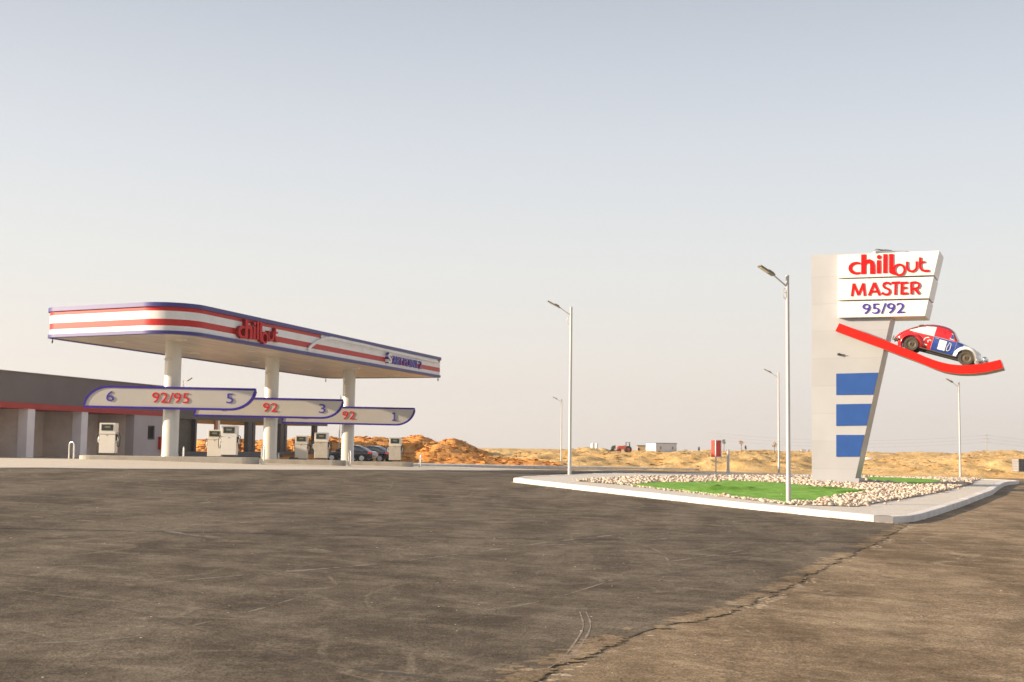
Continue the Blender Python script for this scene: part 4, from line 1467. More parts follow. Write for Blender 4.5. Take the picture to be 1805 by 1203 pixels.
def master(mb, fn, o0, o1):
    k = [0]
    def st(p, w, closed=False):
        k[0] += 1
        add_stroke(mb, [(a, -b) for a, b in p], w, fn, o0, o1 + .002 * k[0], 0, closed)
    st([(274, 798), (300, 603)], 38); st([(300, 606), (372, 780)], 36); st([(372, 780), (447, 600)], 36); st([(447, 600), (468, 792)], 38)
    st([(532, 788), (612, 592)], 40); st([(612, 592), (694, 782)], 40); st([(566, 728), (664, 725)], 32)
    st([(858, 618), (835, 598), (795, 592), (758, 605), (748, 636), (765, 664), (805, 680), (840, 700), (848, 735), (826, 765), (785, 772), (745, 760), (728, 740)], 36)
    st([(872, 594), (1005, 588)], 36); st([(937, 592), (930, 776)], 38)
    st([(1030, 585), (1024, 774)], 38); st([(1028, 594), (1118, 590)], 35); st([(1028, 672), (1106, 669)], 32); st([(1024, 757), (1118, 753)], 35)
    st([(1172, 580), (1176, 768)], 38); st([(1172, 592), (1240, 586), (1280, 598), (1292, 632), (1276, 665), (1238, 680), (1175, 682)], 34); st([(1222, 678), (1290, 762)], 38)
master(mb, mfn, .30, .325)
mb.build('lettering', REDL, tower)['label'] = 'raised red letters reading MASTER'
text_px('95/92', [(1520, 554.3), (1594.5, 552.2), (1594.5, 533.8), (1520, 535.8)], .0, BLUEL, 'raised blue numbers 95/92')
# spotlight and top clutter
c = MP.w(MP.uv(1479, 625), .0)
mb = MB(); mb.box(c + MP.n * .08, (.10, .18, .08)); mb.tube([c + MP.n * .1, c + MP.n * .1 + Vector((.25, -.1, -.03))], .02, 6); mb.build('spotlight', DARK, tower)
c = MP.w(MP.uv(1566, 443), -.3)
mb = MB(); mb.box(c + Vector((0, 0, -.06)), (1.5, .8, .12)); mb.build('top_cap', BEIGE, tower, bevel=.02)
mb = MB()
for k in range(3):
    a = MP.w(MP.uv(1541 + 4 * k, 442), -.1 - .1 * k)
    mb.tube([a + Vector((0, 0, .0)), a + Vector((.1, 0, .09)), a + Vector((.35, .05, .02)), a + Vector((.5, 0, .07)), a + Vector((.62, 0, .0))], .016, 6)
mb.build('cable_coil', RUB, tower)

# curved red ramp
ramp_top = [(1479.3, 570), (1520, 585.2), (1562, 601), (1590, 612.3), (1612, 621), (1632, 629.5), (1649, 635.8), (1662, 639.5), (1674, 642), (1687, 643.6), (1699, 644), (1715, 643.2), (1732, 641), (1748, 637.8), (1763.3, 634)]
ramp_bot = [(1472.3, 584), (1513, 599.3), (1557, 615.4), (1582, 625), (1604, 633), (1624.5, 641), (1643, 648.8), (1659, 654.4), (1673, 657.2), (1686, 658.8), (1699, 659.3), (1717, 658.8), (1736.7, 656.5), (1752, 653.2), (1768.6, 649)]
RO = .75
ramp_o = empty('red_ramp', 'curved bright red ramp beam crossing the sign tower and carrying the small car', 'ramp')
ut = [MP.uv(a, b, RO) for a, b in ramp_top]; ub_ = [MP.uv(a, b, RO) for a, b in ramp_bot]
mb = MB()
REDR = mat('ramp_red', (.62, .010, .004), .5, 0, .03, 2, spec=.2)
for i in range(len(ut) - 1):
    pass
rings = [[MP.w(ut[i], RO), MP.w(ub_[i], RO), MP.w(ub_[i], RO - .04), MP.w(ut[i], RO - .04)] for i in range(len(ut))]
mb.loft(rings); mb.build('front_face', REDR, ramp_o)
mb = MB()
rings = [[MP.w(ut[i], RO - .04), MP.w(ub_[i], RO - .04), MP.w(ub_[i], RO - 1.75), MP.w(ut[i], RO - 1.75)] for i in range(len(ut))]
mb.loft(rings); mb.build('deck', mat('ramp_grey', (.40, .36, .31), .6, 0, .06, 2), ramp_o)

# ------------------------------------------------------------------ small round vintage car on the ramp
def hull(sections, seg=14):
    """sections: x, half width, zbot, z side, ztop, exponents"""
    rings = []
    for (x, w, zb, z1, zt, e1, e2) in sections:
        half = [(w * .86, zb), (w * .97, zb + (z1 - zb) * .3), (w, zb + (z1 - zb) * .7)]
        for j in range(seg + 1):
            t = math.pi / 2 * j / seg
            half.append((w * max(0, math.cos(t)) ** e1, z1 + (zt - z1) * max(0, math.sin(t)) ** e2))
        ring = [(x, -y, z) for y, z in half] + [(x, y, z) for y, z in reversed(half[:-1])]
        rings.append([Vector(q) for q in ring])
    return rings
zt_x = [-1.98, -1.93, -1.85, -1.7, -1.5, -1.25, -1.0, -.75, -.5, -.25, 0, .2, .38, .5, .62, .74, .85, 1.05, 1.25, 1.45, 1.62, 1.75, 1.83, 1.88]
zt_z = [.42, .55, .68, .84, .99, 1.15, 1.28, 1.385, 1.455, 1.49, 1.495, 1.47, 1.41, 1.31, 1.15, .985, .965, .935, .89, .82, .73, .62, .50, .38]
def car_sections(n=60):
    out = []
    for i in range(n + 1):
        x = -1.98 + (1.88 + 1.98) * i / n
        zt = float(np.interp(x, zt_x, zt_z))
        w = float(np.interp(x, [-1.98, -1.8, -1.4, -.9, -.3, .5, .8, 1.2, 1.6, 1.88], [.34, .46, .58, .66, .685, .68, .66, .56, .42, .26]))
        z1 = min(.88, zt - .12)
        z1 = float(np.interp(x, [-1.98, -1.5, -1.0, .7, .9, 1.88], [.40, .70, .90, .90, .74, .36]))
        z1 = min(z1, zt - .03)
        zb = float(np.interp(x, [-1.98, -1.6, -1.3, 1.2, 1.6, 1.88], [.38, .32, .27, .27, .30, .34]))
        e1 = float(np.interp(x, [-1.98, -1.2, -.6, .4, .75, 1.88], [.75, .62, .52, .50, .62, .75]))
        out.append((x, w, min(zb, z1 - .01), z1, zt, e1, .78))
    return out
beetle = empty('display_car', 'small round vintage car painted red white and blue perched on the red ramp', 'car')
mb = MB(); mb.loft(hull(car_sections()))
body = mb.build('body', [CRED, CWHITE, CBLUE, CMAR], beetle, smooth=True)
bm = bmesh.new(); bm.from_mesh(body.data)
def cut(co, no):
    bmesh.ops.bisect_plane(bm, geom=bm.verts[:] + bm.edges[:] + bm.faces[:], plane_co=co, plane_no=no)
for x in (-.30, .46, .70, .40, -1.45, 1.0):
    cut((x, 0, 0), (1, 0, 0))
for z in (.915, 1.33, .72, 1.38):
    cut((0, 0, z), (0, 0, 1))
cut((-1.45, 0, .88), (-.30, 0, .95))
cut((-1.2, 0, 1.08), (-.42, 0, .9))
for y in (-.30, .30, .46, -.46):
    cut((0, y, 0), (0, 1, 0))
for f in bm.faces:
    c = f.calc_center_median()
    ay = abs(c.y); m_ = 0
    upper = c.z > .915
    if c.x < .46 and c.x > -1.45 and c.z > .915:
        if c.x < -.30:
            lim = float(np.interp(c.x, zt_x, zt_z)) - .13
            m_ = 1 if (c.z < lim and ay > .30 and c.z < 1.38) else 3
            if not (c.z < lim):
                m_ = 3
        else:
            m_ = 0 if c.z < 1.38 else 3
    elif upper and c.x >= .46 and c.x < .74:
        m_ = 0 if ay > .46 else 3
    elif not upper and c.x > -.30 and c.x < 1.0 and ay > .46:
        m_ = 2
    elif c.x >= .70:
        m_ = 1
    elif c.x > -.30 and not upper:
        m_ = 2
    f.material_index = m_
bm.to_mesh(body.data); bm.free()
body.data.polygons.foreach_set('use_smooth', [True] * len(body.data.polygons))
def side_y(x, z):
    """half width of the hull at x, z"""
    s = min(car_sections(120), key=lambda q: abs(q[0] - x))
    _, w, zb, z1, zt, e1, e2 = s
    if z <= z1:
        return w
    t = math.asin(min(1, ((z - z1) / (zt - z1)) ** (1 / e2)))
    return w * max(0, math.cos(t)) ** e1
def patch(name, pts, m, parent, lift=.012, closed=True, w=None, sgn=(-1,)):
    mb = MB()
    for s in sgn:
        if w is None:
            vs = [Vector((x, s * (side_y(x, z) + lift), z)) for x, z in pts]
            cx_ = sum(p[0] for p in pts) / len(pts); cz_ = sum(p[1] for p in pts) / len(pts)
            vs.append(Vector((cx_, s * (side_y(cx_, cz_) + lift * 1.2), cz_)))
            n_ = len(pts)
            mb.add(vs, [(i, (i + 1) % n_, n_) for i in range(n_)])
        else:
            L_, R2 = stroke(pts, w, closed)
            n_ = len(pts)
            a_ = [Vector((q.x, s * (side_y(q.x, q.y) + lift), q.y)) for q in L_]; b_ = [Vector((q.x, s * (side_y(q.x, q.y) + lift), q.y)) for q in R2]
            mb.add(a_ + b_, [(i, (i + 1) % n_, n_ + (i + 1) % n_, n_ + i) for i in range(n_ if closed else n_ - 1)])
    return mb.build(name, m, parent)
def ovl(cx_, cz_, rx, rz_, n=20, sk=0):
    return [(cx_ + rx * math.cos(2 * math.pi * i / n) , cz_ + rz_ * math.sin(2 * math.pi * i / n) + sk * math.cos(2 * math.pi * i / n)) for i in range(n)]
patch('window_outline', [(-.42, 1.0), (-.42, 1.27), (-.50, 1.315), (-.75, 1.27), (-.98, 1.16), (-1.10, 1.06), (-1.05, .99), (-.85, .97)], mat('seal_grey', (.35, .33, .31), .5), body, .008, True, .012)
patch('door_window', [(-.24, .95), (.34, .95), (.34, 1.31), (.24, 1.345), (-.24, 1.36)], mat('window_red', (.50, .012, .02), .4), body, .01)
patch('vent_window', [(.385, .97), (.585, .95), (.56, 1.03), (.46, 1.22), (.385, 1.26)], CWHITE, body, .010)
patch('vent_glass', [(.41, .995), (.555, .98), (.53, 1.05), (.45, 1.18), (.41, 1.2)], CBLUE, body, .018)
seam = mat('seam', (.40, .38, .40), .5)
for xx in (-.30, .70):
    patch('door_gap', [(xx, .34), (xx + .005, .6), (xx, .90)], seam, body, .006, False, .012)
patch('side_moulding', [(-1.25, .885), (-.9, .905), (-.3, .915), (.4, .91), (.75, .90)], CHROME, body, .012, False, .018)
patch('pump_emblem', [(-.02, .40), (.30, .40), (.30, .84), (-.02, .84)], CWHITE, body, .010)
patch('emblem_mark', [(.05, .56), (.05, .76), (.20, .76), (.20, .62)], mat('emblem_grey', (.50, .52, .56), .5), body, .016, False, .018)
patch('hose_emblem', [(.36, .46), (.36, .60), (.40, .70), (.42, .82), (.50, .76), (.50, .50), (.43, .43), (.37, .43)], CWHITE, body, .010, True, .022)
patch('gauge_emblem', arc(-.52, .63, .15, .17, 75, 285, 14), CWHITE, body, .010, False, .035)
patch('gauge_needle', [(-.47, .58), (-.50, .66), (-.42, .72), (-.36, .68)], CWHITE, body, .012, False, .035)
patch('handle', [(-.22, .86), (-.06, .86)], CHROME, body, .03, False, .03)
# windscreen and rear window
mb = MB()
vs = []
for (x, z) in ((.715, 1.02), (.44, 1.355)):
    for t in np.linspace(-1, 1, 9):
        vs.append((x + .018 - .10 * t * t, t * (.50 if z < 1.2 else .40), z + .012))
mb.add(vs, [(i, i + 1, 10 + i, 9 + i) for i in range(8)]); mb.build('windscreen', GLASS, body)
mb = MB()
mb.add([(-1.12, t * .34, 1.245) for t in (-1, 1)] + [(-.92, t * .30, 1.34) for t in (-1, 1)], [(0, 1, 3, 2)]); mb.build('rear_window', GLASS, body)
# fenders
def fender(sgn, ax, m_, a0, a1, R0=.42, x_str=1.0, wout=.80):
    rings = []
    n = 26
    for i in range(n + 1):
        a = rad(a0 + (a1 - a0) * i / n)
        prof = []
        tap = math.sin(math.pi * min(1, max(0, i / n))) ** .35
        for (y, r) in ((.46, R0 + .13), (.60, R0 + .125), (.70, R0 + .095), (.765, R0 + .04), (wout, R0 - .02), (.77, R0 - .03), (.60, R0 + .04), (.46, R0 + .06)):
            yy = .46 + (y - .46) * (.72 + .28 * tap)
            prof.append(Vector((ax + x_str * r * math.cos(a), sgn * yy, .33 + r * math.sin(a))))
        rings.append(prof)
    mb = MB(); mb.loft(rings)
    return mb.build('fender', m_, beetle, smooth=True)
for s in (-1, 1):
    fender(s, -1.15, CRED, -8, 205, .41, 1.12)
    fender(s, 1.25, CWHITE, -18, 188, .40, 1.10)
    mb = MB(); mb.box((.03, s * .70, .27), (1.55, .16, .045)); mb.build('running_board', RIM, beetle, bevel=.01)
def wheel(parent, x, s, r=.33, w=.17, mt=None, mr=None):
    R = Matrix.Rotation(rad(90) * s, 3, 'X')
    c = (x, s * .62, r)
    mb = MB(); mb.lathe([(r * .62, -w / 2), (r * .93, -w / 2), (r, -w * .3), (r, w * .3), (r * .93, w / 2), (r * .66, w / 2), (r * .62, w * .36), (r * .62, -w / 2)], c, 28, 0, R, False)
    t = mb.build('wheel', mt, parent, smooth=True)
    mb = MB(); mb.lathe([(r * .62, -w * .30), (r * .62, -w * .40), (r * .55, -w * .30), (r * .34, -w * .22), (r * .30, -w * .42), (r * .16, -w * .48), (r * .12, -w * .30), (.01, -w * .30)], c, 24, 0, R)
    mb.build('rim', mr, t, smooth=True)
for x in (-1.15, 1.25):
    for s in (-1, 1):
        wheel(beetle, x, s, mt=TYRE, mr=RIM)
for (xb, sg, z) in ((-1.98, -1, .38), (1.98, 1, .36)):
    mb = MB()
    path = [(xb - sg * (.28 * abs(t) ** 2.5), t * .78, z) for t in np.linspace(-1, 1, 13)]
    mb.tube(path, .045, 10)
    for t in (-.42, .42):
        mb.tube([(xb + sg * .02, t, z - .08), (xb + sg * .05, t, z), (xb + sg * .02, t, z + .14)], .028, 8)
    mb.build('bumper', CHROME if sg == 1 else RIM, beetle, smooth=True)
for s in (-1, 1):
    mb = MB(); mb.ball((2.00, s * .50, .50), .115, 0, 14); mb.build('fog_lamp', CHROME, beetle, smooth=True)
    mb = MB(); mb.ball((1.66, s * .60, .66), .09, 0, 14, (.8, 1, 1)); mb.build('headlight', SILV, beetle, smooth=True)
    mb = MB(); mb.ball((-1.72, s * .64, .66), .06, 0, 10); mb.build('tail_light', LIGHTR, beetle, smooth=True)
    mb = MB(); mb.box((-1.80, s * .70, .40), (.12, .06, .07)); mb.build('bumper_bracket', RUB, beetle)
mb = MB(); mb.box((0.05, 0, .22), (3.1, .9, .14)); mb.build('underbody', RUB, beetle)
# pose: near-side wheel hubs found on a plane in front of the ramp
CARO = .42
wr = MP.w(MP.uv(1606, 606.5, CARO), CARO); wf_ = MP.w(MP.uv(1702.3, 631.5, CARO), CARO)
ex = (wf_ - wr).normalized()
k = (wf_ - wr).length / 2.40
print('display car scale', k)
ey = Vector((0, 0, 1)).cross(ex).normalized(); ez = ex.cross(ey)
R3 = Matrix((ex, ey, ez)).transposed()
loc = wr - R3 @ (Vector((-1.15, -.70, .33)) * k)
beetle.matrix_world = Matrix.Translation(loc) @ R3.to_4x4() @ Matrix.Scale(k, 4)

# ------------------------------------------------------------------ parked dark sedans
def sedan(label, name='parked_car'):
    root = empty(name, label, 'car', group='dark cars parked behind the pumps')
    L = 2.25
    xs = [-2.25, -2.2, -2.05, -1.6, -1.2, -.9, -.5, 0, .4, .8, 1.1, 1.5, 1.9, 2.15, 2.22]
    low = [.62, .86, .93, .96, .97, .97, .97, .97, .96, .94, .92, .86, .76, .66, .5]
    secs = []
    for x, zt in zip(xs, low):
        w = .90 * (1 - .16 * (abs(x) / 2.25) ** 4)
        secs.append((x, w, .30 if abs(x) < 2.2 else .4, zt - .22, zt, .28, .8))
    mb = MB(); mb.loft(hull(secs, 8)); b = mb.build('body', CBLACK, root, smooth=True)
    xs = [-1.75, -1.3, -.85, -.5, 0, .35, .7, 1.05]
    tp = [.95, 1.22, 1.40, 1.45, 1.46, 1.40, 1.22, .95]
    secs = [(x, .76 - .02 * abs(x), .88, min(.92, t - .01), t, .42, .75) for x, t in zip(xs, tp)]
    mb = MB(); mb.loft(hull(secs, 8)); mb.build('windows', GLASS, root, smooth=True)
    secs = [(x, .60, t - .05, t - .04, t + .012, .35, .8) for x, t in ((-.85, 1.40), (-.5, 1.45), (0, 1.46), (.30, 1.41))]
    mb = MB(); mb.loft(hull(secs, 6)); mb.build('roof', CBLACK, root, smooth=True)
    mb = MB()
    for s in (-1, 1):
        for (a, b_, c, d) in ((-1.72, .94, -.9, 1.38), (-.32, .93, -.36, 1.42), (1.02, .94, .38, 1.37), (-.9, 1.38, .38, 1.37)):
            mb.tube([(a, s * .76, b_), (c, s * .60, d)], .035, 6)
    mb.build('pillar', CBLACK, root)
    for x in (-1.35, 1.38):
        for s in (-1, 1):
            R = Matrix.Rotation(rad(90) * s, 3, 'X'); c = (x, s * .80, .32)
            mb = MB(); mb.lathe([(.2, -.1), (.31, -.1), (.325, -.06), (.325, .06), (.31, .1), (.2, .1)], c, 20, 0, R, False); t = mb.build('wheel', RUB, root, smooth=True)
            mb = MB(); mb.lathe([(.22, -.115), (.20, -.125), (.19, -.08), (.05, -.09), (.04, -.12), (.01, -.12)], c, 20, 0, R)
            for q in range(5):
                an = 2 * math.pi * q / 5
                mb.tube([Vector(c) + Vector((math.cos(an) * .04, -s * -.0 + s * .11, math.sin(an) * .04)), Vector(c) + Vector((math.cos(an) * .20, s * .11, math.sin(an) * .20))], .022, 6)
            mb.build('rim', SILV, t)
            mb = MB(); mb.lathe([(.36, -.09), (.40, -.092), (.40, .05), (.36, .05)], c, 20, 0, R, False); mb.build('wheel_arch', RUB, root)
    for s in (-1, 1):
        mb = MB(); mb.box((-2.05, s * .72, .80), (.34, .26, .14)); mb.build('tail_light', LIGHTR, root, bevel=.03)
        mb = MB(); mb.box((2.02, s * .66, .66), (.28, .26, .12)); mb.build('headlight', SILV, root, bevel=.03)
        mb = MB(); mb.box((.85, s * .98, 1.0), (.14, .2, .13)); mb.build('mirror', CBLACK, root, bevel=.03)
    return root
c1 = sedan('black saloon car parked side on behind the farthest column')
p = P(618, 812, 108)
c1.location = (p.x, 108, T0(p.x, 108) + .05)
c1.rotation_euler = (0, 0, rad(180 - 14)); c1.scale = (1, 1, .98)
c2 = copy_tree(c1); c2['label'] = 'dark saloon car parked half hidden behind the black saloon'
p = P(655, 812, 112.5)
c2.location = (p.x, 112.5, T0(p.x, 112.5) + .05)
c2.rotation_euler = (0, 0, rad(180 - 24))

# ------------------------------------------------------------------ lamp posts
def make_lamp():
    root = empty('lamp_post', '', 'lamp post', group='grey lamp posts around the site')
    mb = MB(); mb.lathe([(.088, 0), (.086, .9), (.078, .95), (.060, 7.9), (.062, 7.92), (.062, 8.0), (.04, 8.02)], (0, 0, 0), 16); mb.build('pole', POLE, root, smooth=True)
    mb = MB(); mb.box((0, 0, .01), (.34, .34, .03)); mb.build('base_plate', POLE, root)
    mb = MB(); mb.tube([(0, 0, 7.58), (-.28, 0, 7.78), (-.56, 0, 7.98)], [.034, .03, .026], 8); mb.build('arm', POLE, root)
    mb = MB()
    mb.tube([(-.07, 0, 7.15), (-.16, 0, 7.22), (-.2, 0, 7.36), (-.16, 0, 7.50), (-.09, 0, 7.54)] , .014, 6)
    mb.tube([(-.07, 0, 7.38), (-.12, 0, 7.40)], .012, 6); mb.build('scroll_bracket', POLE, root)
    R = Matrix.Rotation(rad(28), 3, 'Y')
    mb = MB(); c = Vector((-.84, 0, 8.13)); mb.box(c, (.66, .27, .06), 0, R); h = mb.build('lamp_head', LEDG, root, bevel=.02)
    mb = MB(); mb.box(c + R @ Vector((-.08, 0, -.034)), (.36, .2, .014), 0, R); mb.build('lens', LENS, h)
    mb = MB(); mb.box(c + R @ Vector((.16, 0, .045)), (.22, .16, .05), 0, R); mb.build('driver_box', LEDG, h)
    return root
lamp = make_lamp()
lamps = [((1390, 887), None, (1386, 485), rad(18), 'tall lamp post standing at the front edge of the green turf', 1.0, .18),
         ((1004, 837.5), None, (1007.5, 541), rad(-4), 'tall lamp post at the left tip of the kerbed island', 1.1, .18),
         ((989, 820), 125, (992, 704), rad(10), 'slim lamp post on the far side of the road left of centre', 1.0, .2),
         ((1373, 834.5), None, (1374.5, 657), rad(-6), 'slim lamp post behind the island just left of the nearest post', 1.15, .18),
         ((1693, 843), None, (1691.5, 674), rad(8), 'slim lamp post at the right of the sign tower beneath the ramp', 1.0, .18),
         ((317.5, 812), 125, (318.5, 671), rad(158), 'lamp post whose head shows just right of the nearest column', 1.0, 0),
         ((597, 812), 118, (596, 697), rad(180), 'thin lamp post behind the pumps left of the farthest column', 1.0, 0),
         ((None, None), (-13.2, 25.2), 8.0, rad(0), 'lamp post beyond the left edge of the forecourt', 1.0, 0)]
for i, (bpx, d, tpx, yaw, lab, k_, h) in enumerate(lamps):
    o = lamp if i == 0 else copy_tree(lamp)
    if bpx[0] is None:
        x, y = d; z = T0(x, y); s = 1.0
    else:
        if d is None:
            q = G(bpx[0], bpx[1], h); x, y, z = q.x, q.y, q.z
        else:
            q = P(bpx[0], bpx[1], d); x, y = q.x, d; z = T0(x, min(d, 112)) + h
        s = (P(tpx[0], tpx[1], y).z - z) / 8.02
    print('lamp', i, round(x, 1), round(y, 1), round(z, 2), round(s, 2))
    o.location = (x, y, z); o.rotation_euler = (0, 0, yaw); o.scale = (s, s, s)
    o['label'] = lab

# ------------------------------------------------------------------ fire cabinet on a post, short post
q = G(1262, 835.5, .18)
fc = empty('fire_cabinet', 'red fire hose cabinet on a thin post at the back of the island', 'fire cabinet', q, 0)
def dz(px, py):
    return P(px, py, q.y).z - q.z
zt, zb = dz(1262, 776.5), dz(1262, 806)
wpx = q.y / F
mb = MB(); mb.tube([(0, 0, 0), (0, 0, zb)], .045, 10); mb.box((0, 0, .01), (.25, .25, .02)); mb.build('post', POLE, fc)
yaw = Matrix.Rotation(rad(36), 3, 'Z')
W = 10.5 * wpx / math.cos(rad(36)); D = W * .85
mb = MB(); mb.box((0, 0, (zt + zb) / 2), (W, D, zt - zb), 0, yaw); cb_ = mb.build('cabinet', mat('cabinet_red', (.60, .05, .035), .35, 0, .05, 3), fc, bevel=.02)
mb = MB()
H2 = (zt - zb) / 2; zc = (zt + zb) / 2
for (a, b_, c_, d_) in ((-W / 2, 0, .05, H2 * 2), (W / 2, 0, .05, H2 * 2)):
    mb.box(yaw @ Vector((a, -D / 2 - .01, 0)) + Vector((0, 0, zc)), (c_, .05, d_), 0, yaw)
for zz in (-H2, H2):
    mb.box(yaw @ Vector((0, -D / 2 - .01, zz)) + Vector((0, 0, zc)), (W + .05, .05, .05), 0, yaw)
mb.build('frame', WHITE, cb_)
mb = MB(); mb.box(yaw @ Vector((0, -D / 2 - .012, 0)) + Vector((0, 0, zc)), (W - .08, .03, H2 * 2 - .08), 0, yaw); dr = mb.build('door', mat('door_red', (.75, .03, .02), .3, 0, .04, 3), cb_)
for zz in (.8, -.8):
    mb = MB(); mb.box(yaw @ Vector((W * .33, -D / 2 - .035, zz * H2)) + Vector((0, 0, zc)), (.09, .03, .09), 0, yaw); mb.build('latch', DARK, dr)
q = G(1283.5, 834.5, .18)
zt = P(1284.5, 793, q.y).z - q.z
mb = MB(); mb.tube([(0, 0, 0), (0, 0, zt)], [.11, .10], 12); mb.box((-.12, -.02, zt - .05), (.16, .1, .1)); mb.lathe([(.15, 0), (.15, .12), (.1, .2)], (0, 0, 0), 12)
tag(mb.build('post', mat('pale_post', (.55, .50, .45), .6, 0, .1, 3), None, loc=q), 'short pale post just right of the red cabinet', 'post')

# ------------------------------------------------------------------ haze
hm = bpy.data.materials.new('haze'); hm.use_nodes = True
hn = hm.node_tree; hn.nodes.remove(hn.nodes['Principled BSDF'])
pv = hn.nodes.new('ShaderNodeVolumePrincipled')
pv.inputs['Color'].default_value = (1.0, .99, .975, 1); pv.inputs['Density'].default_value = HAZE
pv.inputs['Anisotropy'].default_value = .3
hn.links.new(pv.outputs[0], hn.nodes['Material Output'].inputs['Volume'])
mb = MB(); mb.box((0, 1980, 40), (9000, 4100, 110))
hz_o = mb.build('haze', hm); struct(hz_o, 'stuff'); hz_o['label'] = 'thin pale haze over the desert'

# ------------------------------------------------------------------ things on the plateau
def at(px, py, d):
    return P(px, py, d)
# cabin
d = 178
sc_ = d / F
q = at(1156, 799.5, d)
cab = empty('site_cabin', 'pale blue portable cabin with two windows on the sand bank', 'cabin', q, rad(25))
w = 43 * sc_; hgt = 17.5 * sc_; dp = 33 * sc_
CAB = mat('cabin_panel', (.60, .64, .70), .6, 0, .03, 1); CABR = mat('cabin_roof', (.12, .20, .32), .5)
mb = MB(); mb.box((w / 2, dp / 2, hgt / 2 - .3), (w, dp, hgt + .6)); mb.build('walls', CAB, cab)
mb = MB(); mb.box((w / 2, dp / 2, hgt + .04), (w + .12, dp + .12, .09)); mb.build('roof', CABR, cab)
for f_ in (.22, .80):
    mb = MB(); mb.box((w * f_, -.015, hgt * .55), (w * .12, .04, hgt * .36)); wn_ = mb.build('window', CWHITE, cab)
    mb = MB(); mb.box((w * f_, -.04, hgt * .55), (w * .09, .02, hgt * .30)); mb.build('pane', mat('cabin_pane', (.30, .27, .22), .2), wn_)
# side wall windows of the bright end
q = at(1123.5, 798, d + 6)
s1_ = (d + 6) / F
mb = MB(); mb.box((7 * s1_, 2 * s1_, 5 * s1_), (14 * s1_, 8 * s1_, 13 * s1_)); mb.box((7 * s1_, 2 * s1_, 12 * s1_), (15 * s1_, 9 * s1_, .12), 1); mb.box((2 * s1_, -2.05 * s1_, 5.5 * s1_), (3 * s1_, .05, 5 * s1_), 1)
tag(mb.build('shed', [mat('shed_wall', (.50, .38, .22), .8), DARK], None, loc=q), 'small tan shed left of the pale blue cabin', 'shed')
# water tanks
for (px, pyb, pyt, wd, dd, lab) in ((1044.5, 791.5, 781.5, 6.6, 190, 'left white water tank on the sand mound'), (1051.7, 791, 781.5, 5.0, 193, 'right narrower water tank with grey side on the sand mound')):
    q = at(px, pyb, dd); s = dd / F; r = wd / 2 * s; h = (pyb - pyt) * s
    mb = MB(); mb.lathe([(r * .98, -.4), (r, h * .1), (r, h * .8), (r * .8, h * .93), (r * .3, h), (r * .25, h * 1.06), (.02, h * 1.06)], (0, 0, 0), 20)
    tag(mb.build('water_tank', CWHITE, None, smooth=True, loc=q), lab, 'water tank', 'white water tanks')
# tractor with implement
q = at(1099, 798.5, 175); s = 175 / F
tr = empty('tractor', 'small red tractor parked on the sand bank', 'tractor', q, rad(4))
TR = mat('tractor_red', (.55, .10, .06), .4)
mb = MB()
mb.loft([[Vector((x, y_, z)) for y_, z in ((-w_, z0), (w_, z0), (w_, z1), (-w_, z1))] for x, w_, z0, z1 in ((-.95, .25, .45, .75), (-.75, .28, .42, .95), (0, .30, .45, 1.0), (.3, .32, .45, 1.02))]); mb.build('bonnet', TR, tr, bevel=.03)
mb = MB()
for xx in (.35, .85):
    for yy in (-.32, .32):
        mb.tube([(xx, yy, .8), (xx, yy, 1.42)], .03, 6)
mb.box((.6, 0, 1.44), (.62, .76, .05)); mb.build('roll_frame', DARK, tr)
mb = MB(); mb.box((.62, 0, .88), (.35, .4, .12)); mb.box((.82, 0, 1.08), (.08, .4, .35)); mb.build('seat', RUB, tr)
for (x, r, yy) in ((.62, .48, .45), (-.65, .28, .36)):
    for sg in (-1, 1):
        R = Matrix.Rotation(rad(90), 3, 'X')
        mb = MB(); mb.lathe([(r * .5, -.12), (r * .95, -.12), (r, -.05), (r, .05), (r * .95, .12), (r * .5, .12)], (x, sg * yy, r), 18, 0, R, False); wl = mb.build('wheel', RUB, tr, smooth=True)
        mb = MB(); mb.lathe([(r * .5, -.08), (r * .2, -.1), (.02, -.1)], (x, sg * yy, r), 12, 0, R); mb.lathe([(r * .5, .08), (r * .2, .1), (.02, .1)], (x, sg * yy, r), 12, 0, R); mb.build('hub', TR, wl)
q = at(1081, 798.5, 176)
im = empty('trailer', 'dark green trailer left of the red tractor', 'trailer', q, 0)
mb = MB()
mb.loft([[Vector((x, y_, z)) for y_, z in ((-.4, z0), (.4, z0), (.4, z1), (-.4, z1))] for x, z0, z1 in ((-.3, .55, .75), (-.1, .5, 1.0), (.3, .55, 1.05))]); mb.build('hopper', mat('trailer_green', (.07, .10, .06), .5), im)
mb = MB()
for yy in (-.4, .4):
    R = Matrix.Rotation(rad(90), 3, 'X'); mb.lathe([(.1, -.06), (.28, -.08), (.28, .08), (.1, .06)], (-.1, yy, .28), 14, 0, R)
mb.tube([(.2, 0, .4), (.7, 0, .35)], .04, 6); mb.build('chassis', RUB, im)
# white drum on the right
q = at(1532, 812, 150)
mb = MB(); R = Matrix.Rotation(rad(90), 3, 'Y'); mb.lathe([(.01, -.42), (.17, -.42), (.19, -.38), (.19, .38), (.17, .42), (.01, .42)], (0, 0, .18), 14, 0, R)
tag(mb.build('pipe_section', CWHITE, None, smooth=True, loc=q), 'white barrel lying on the sand right of the sign tower', 'barrel')
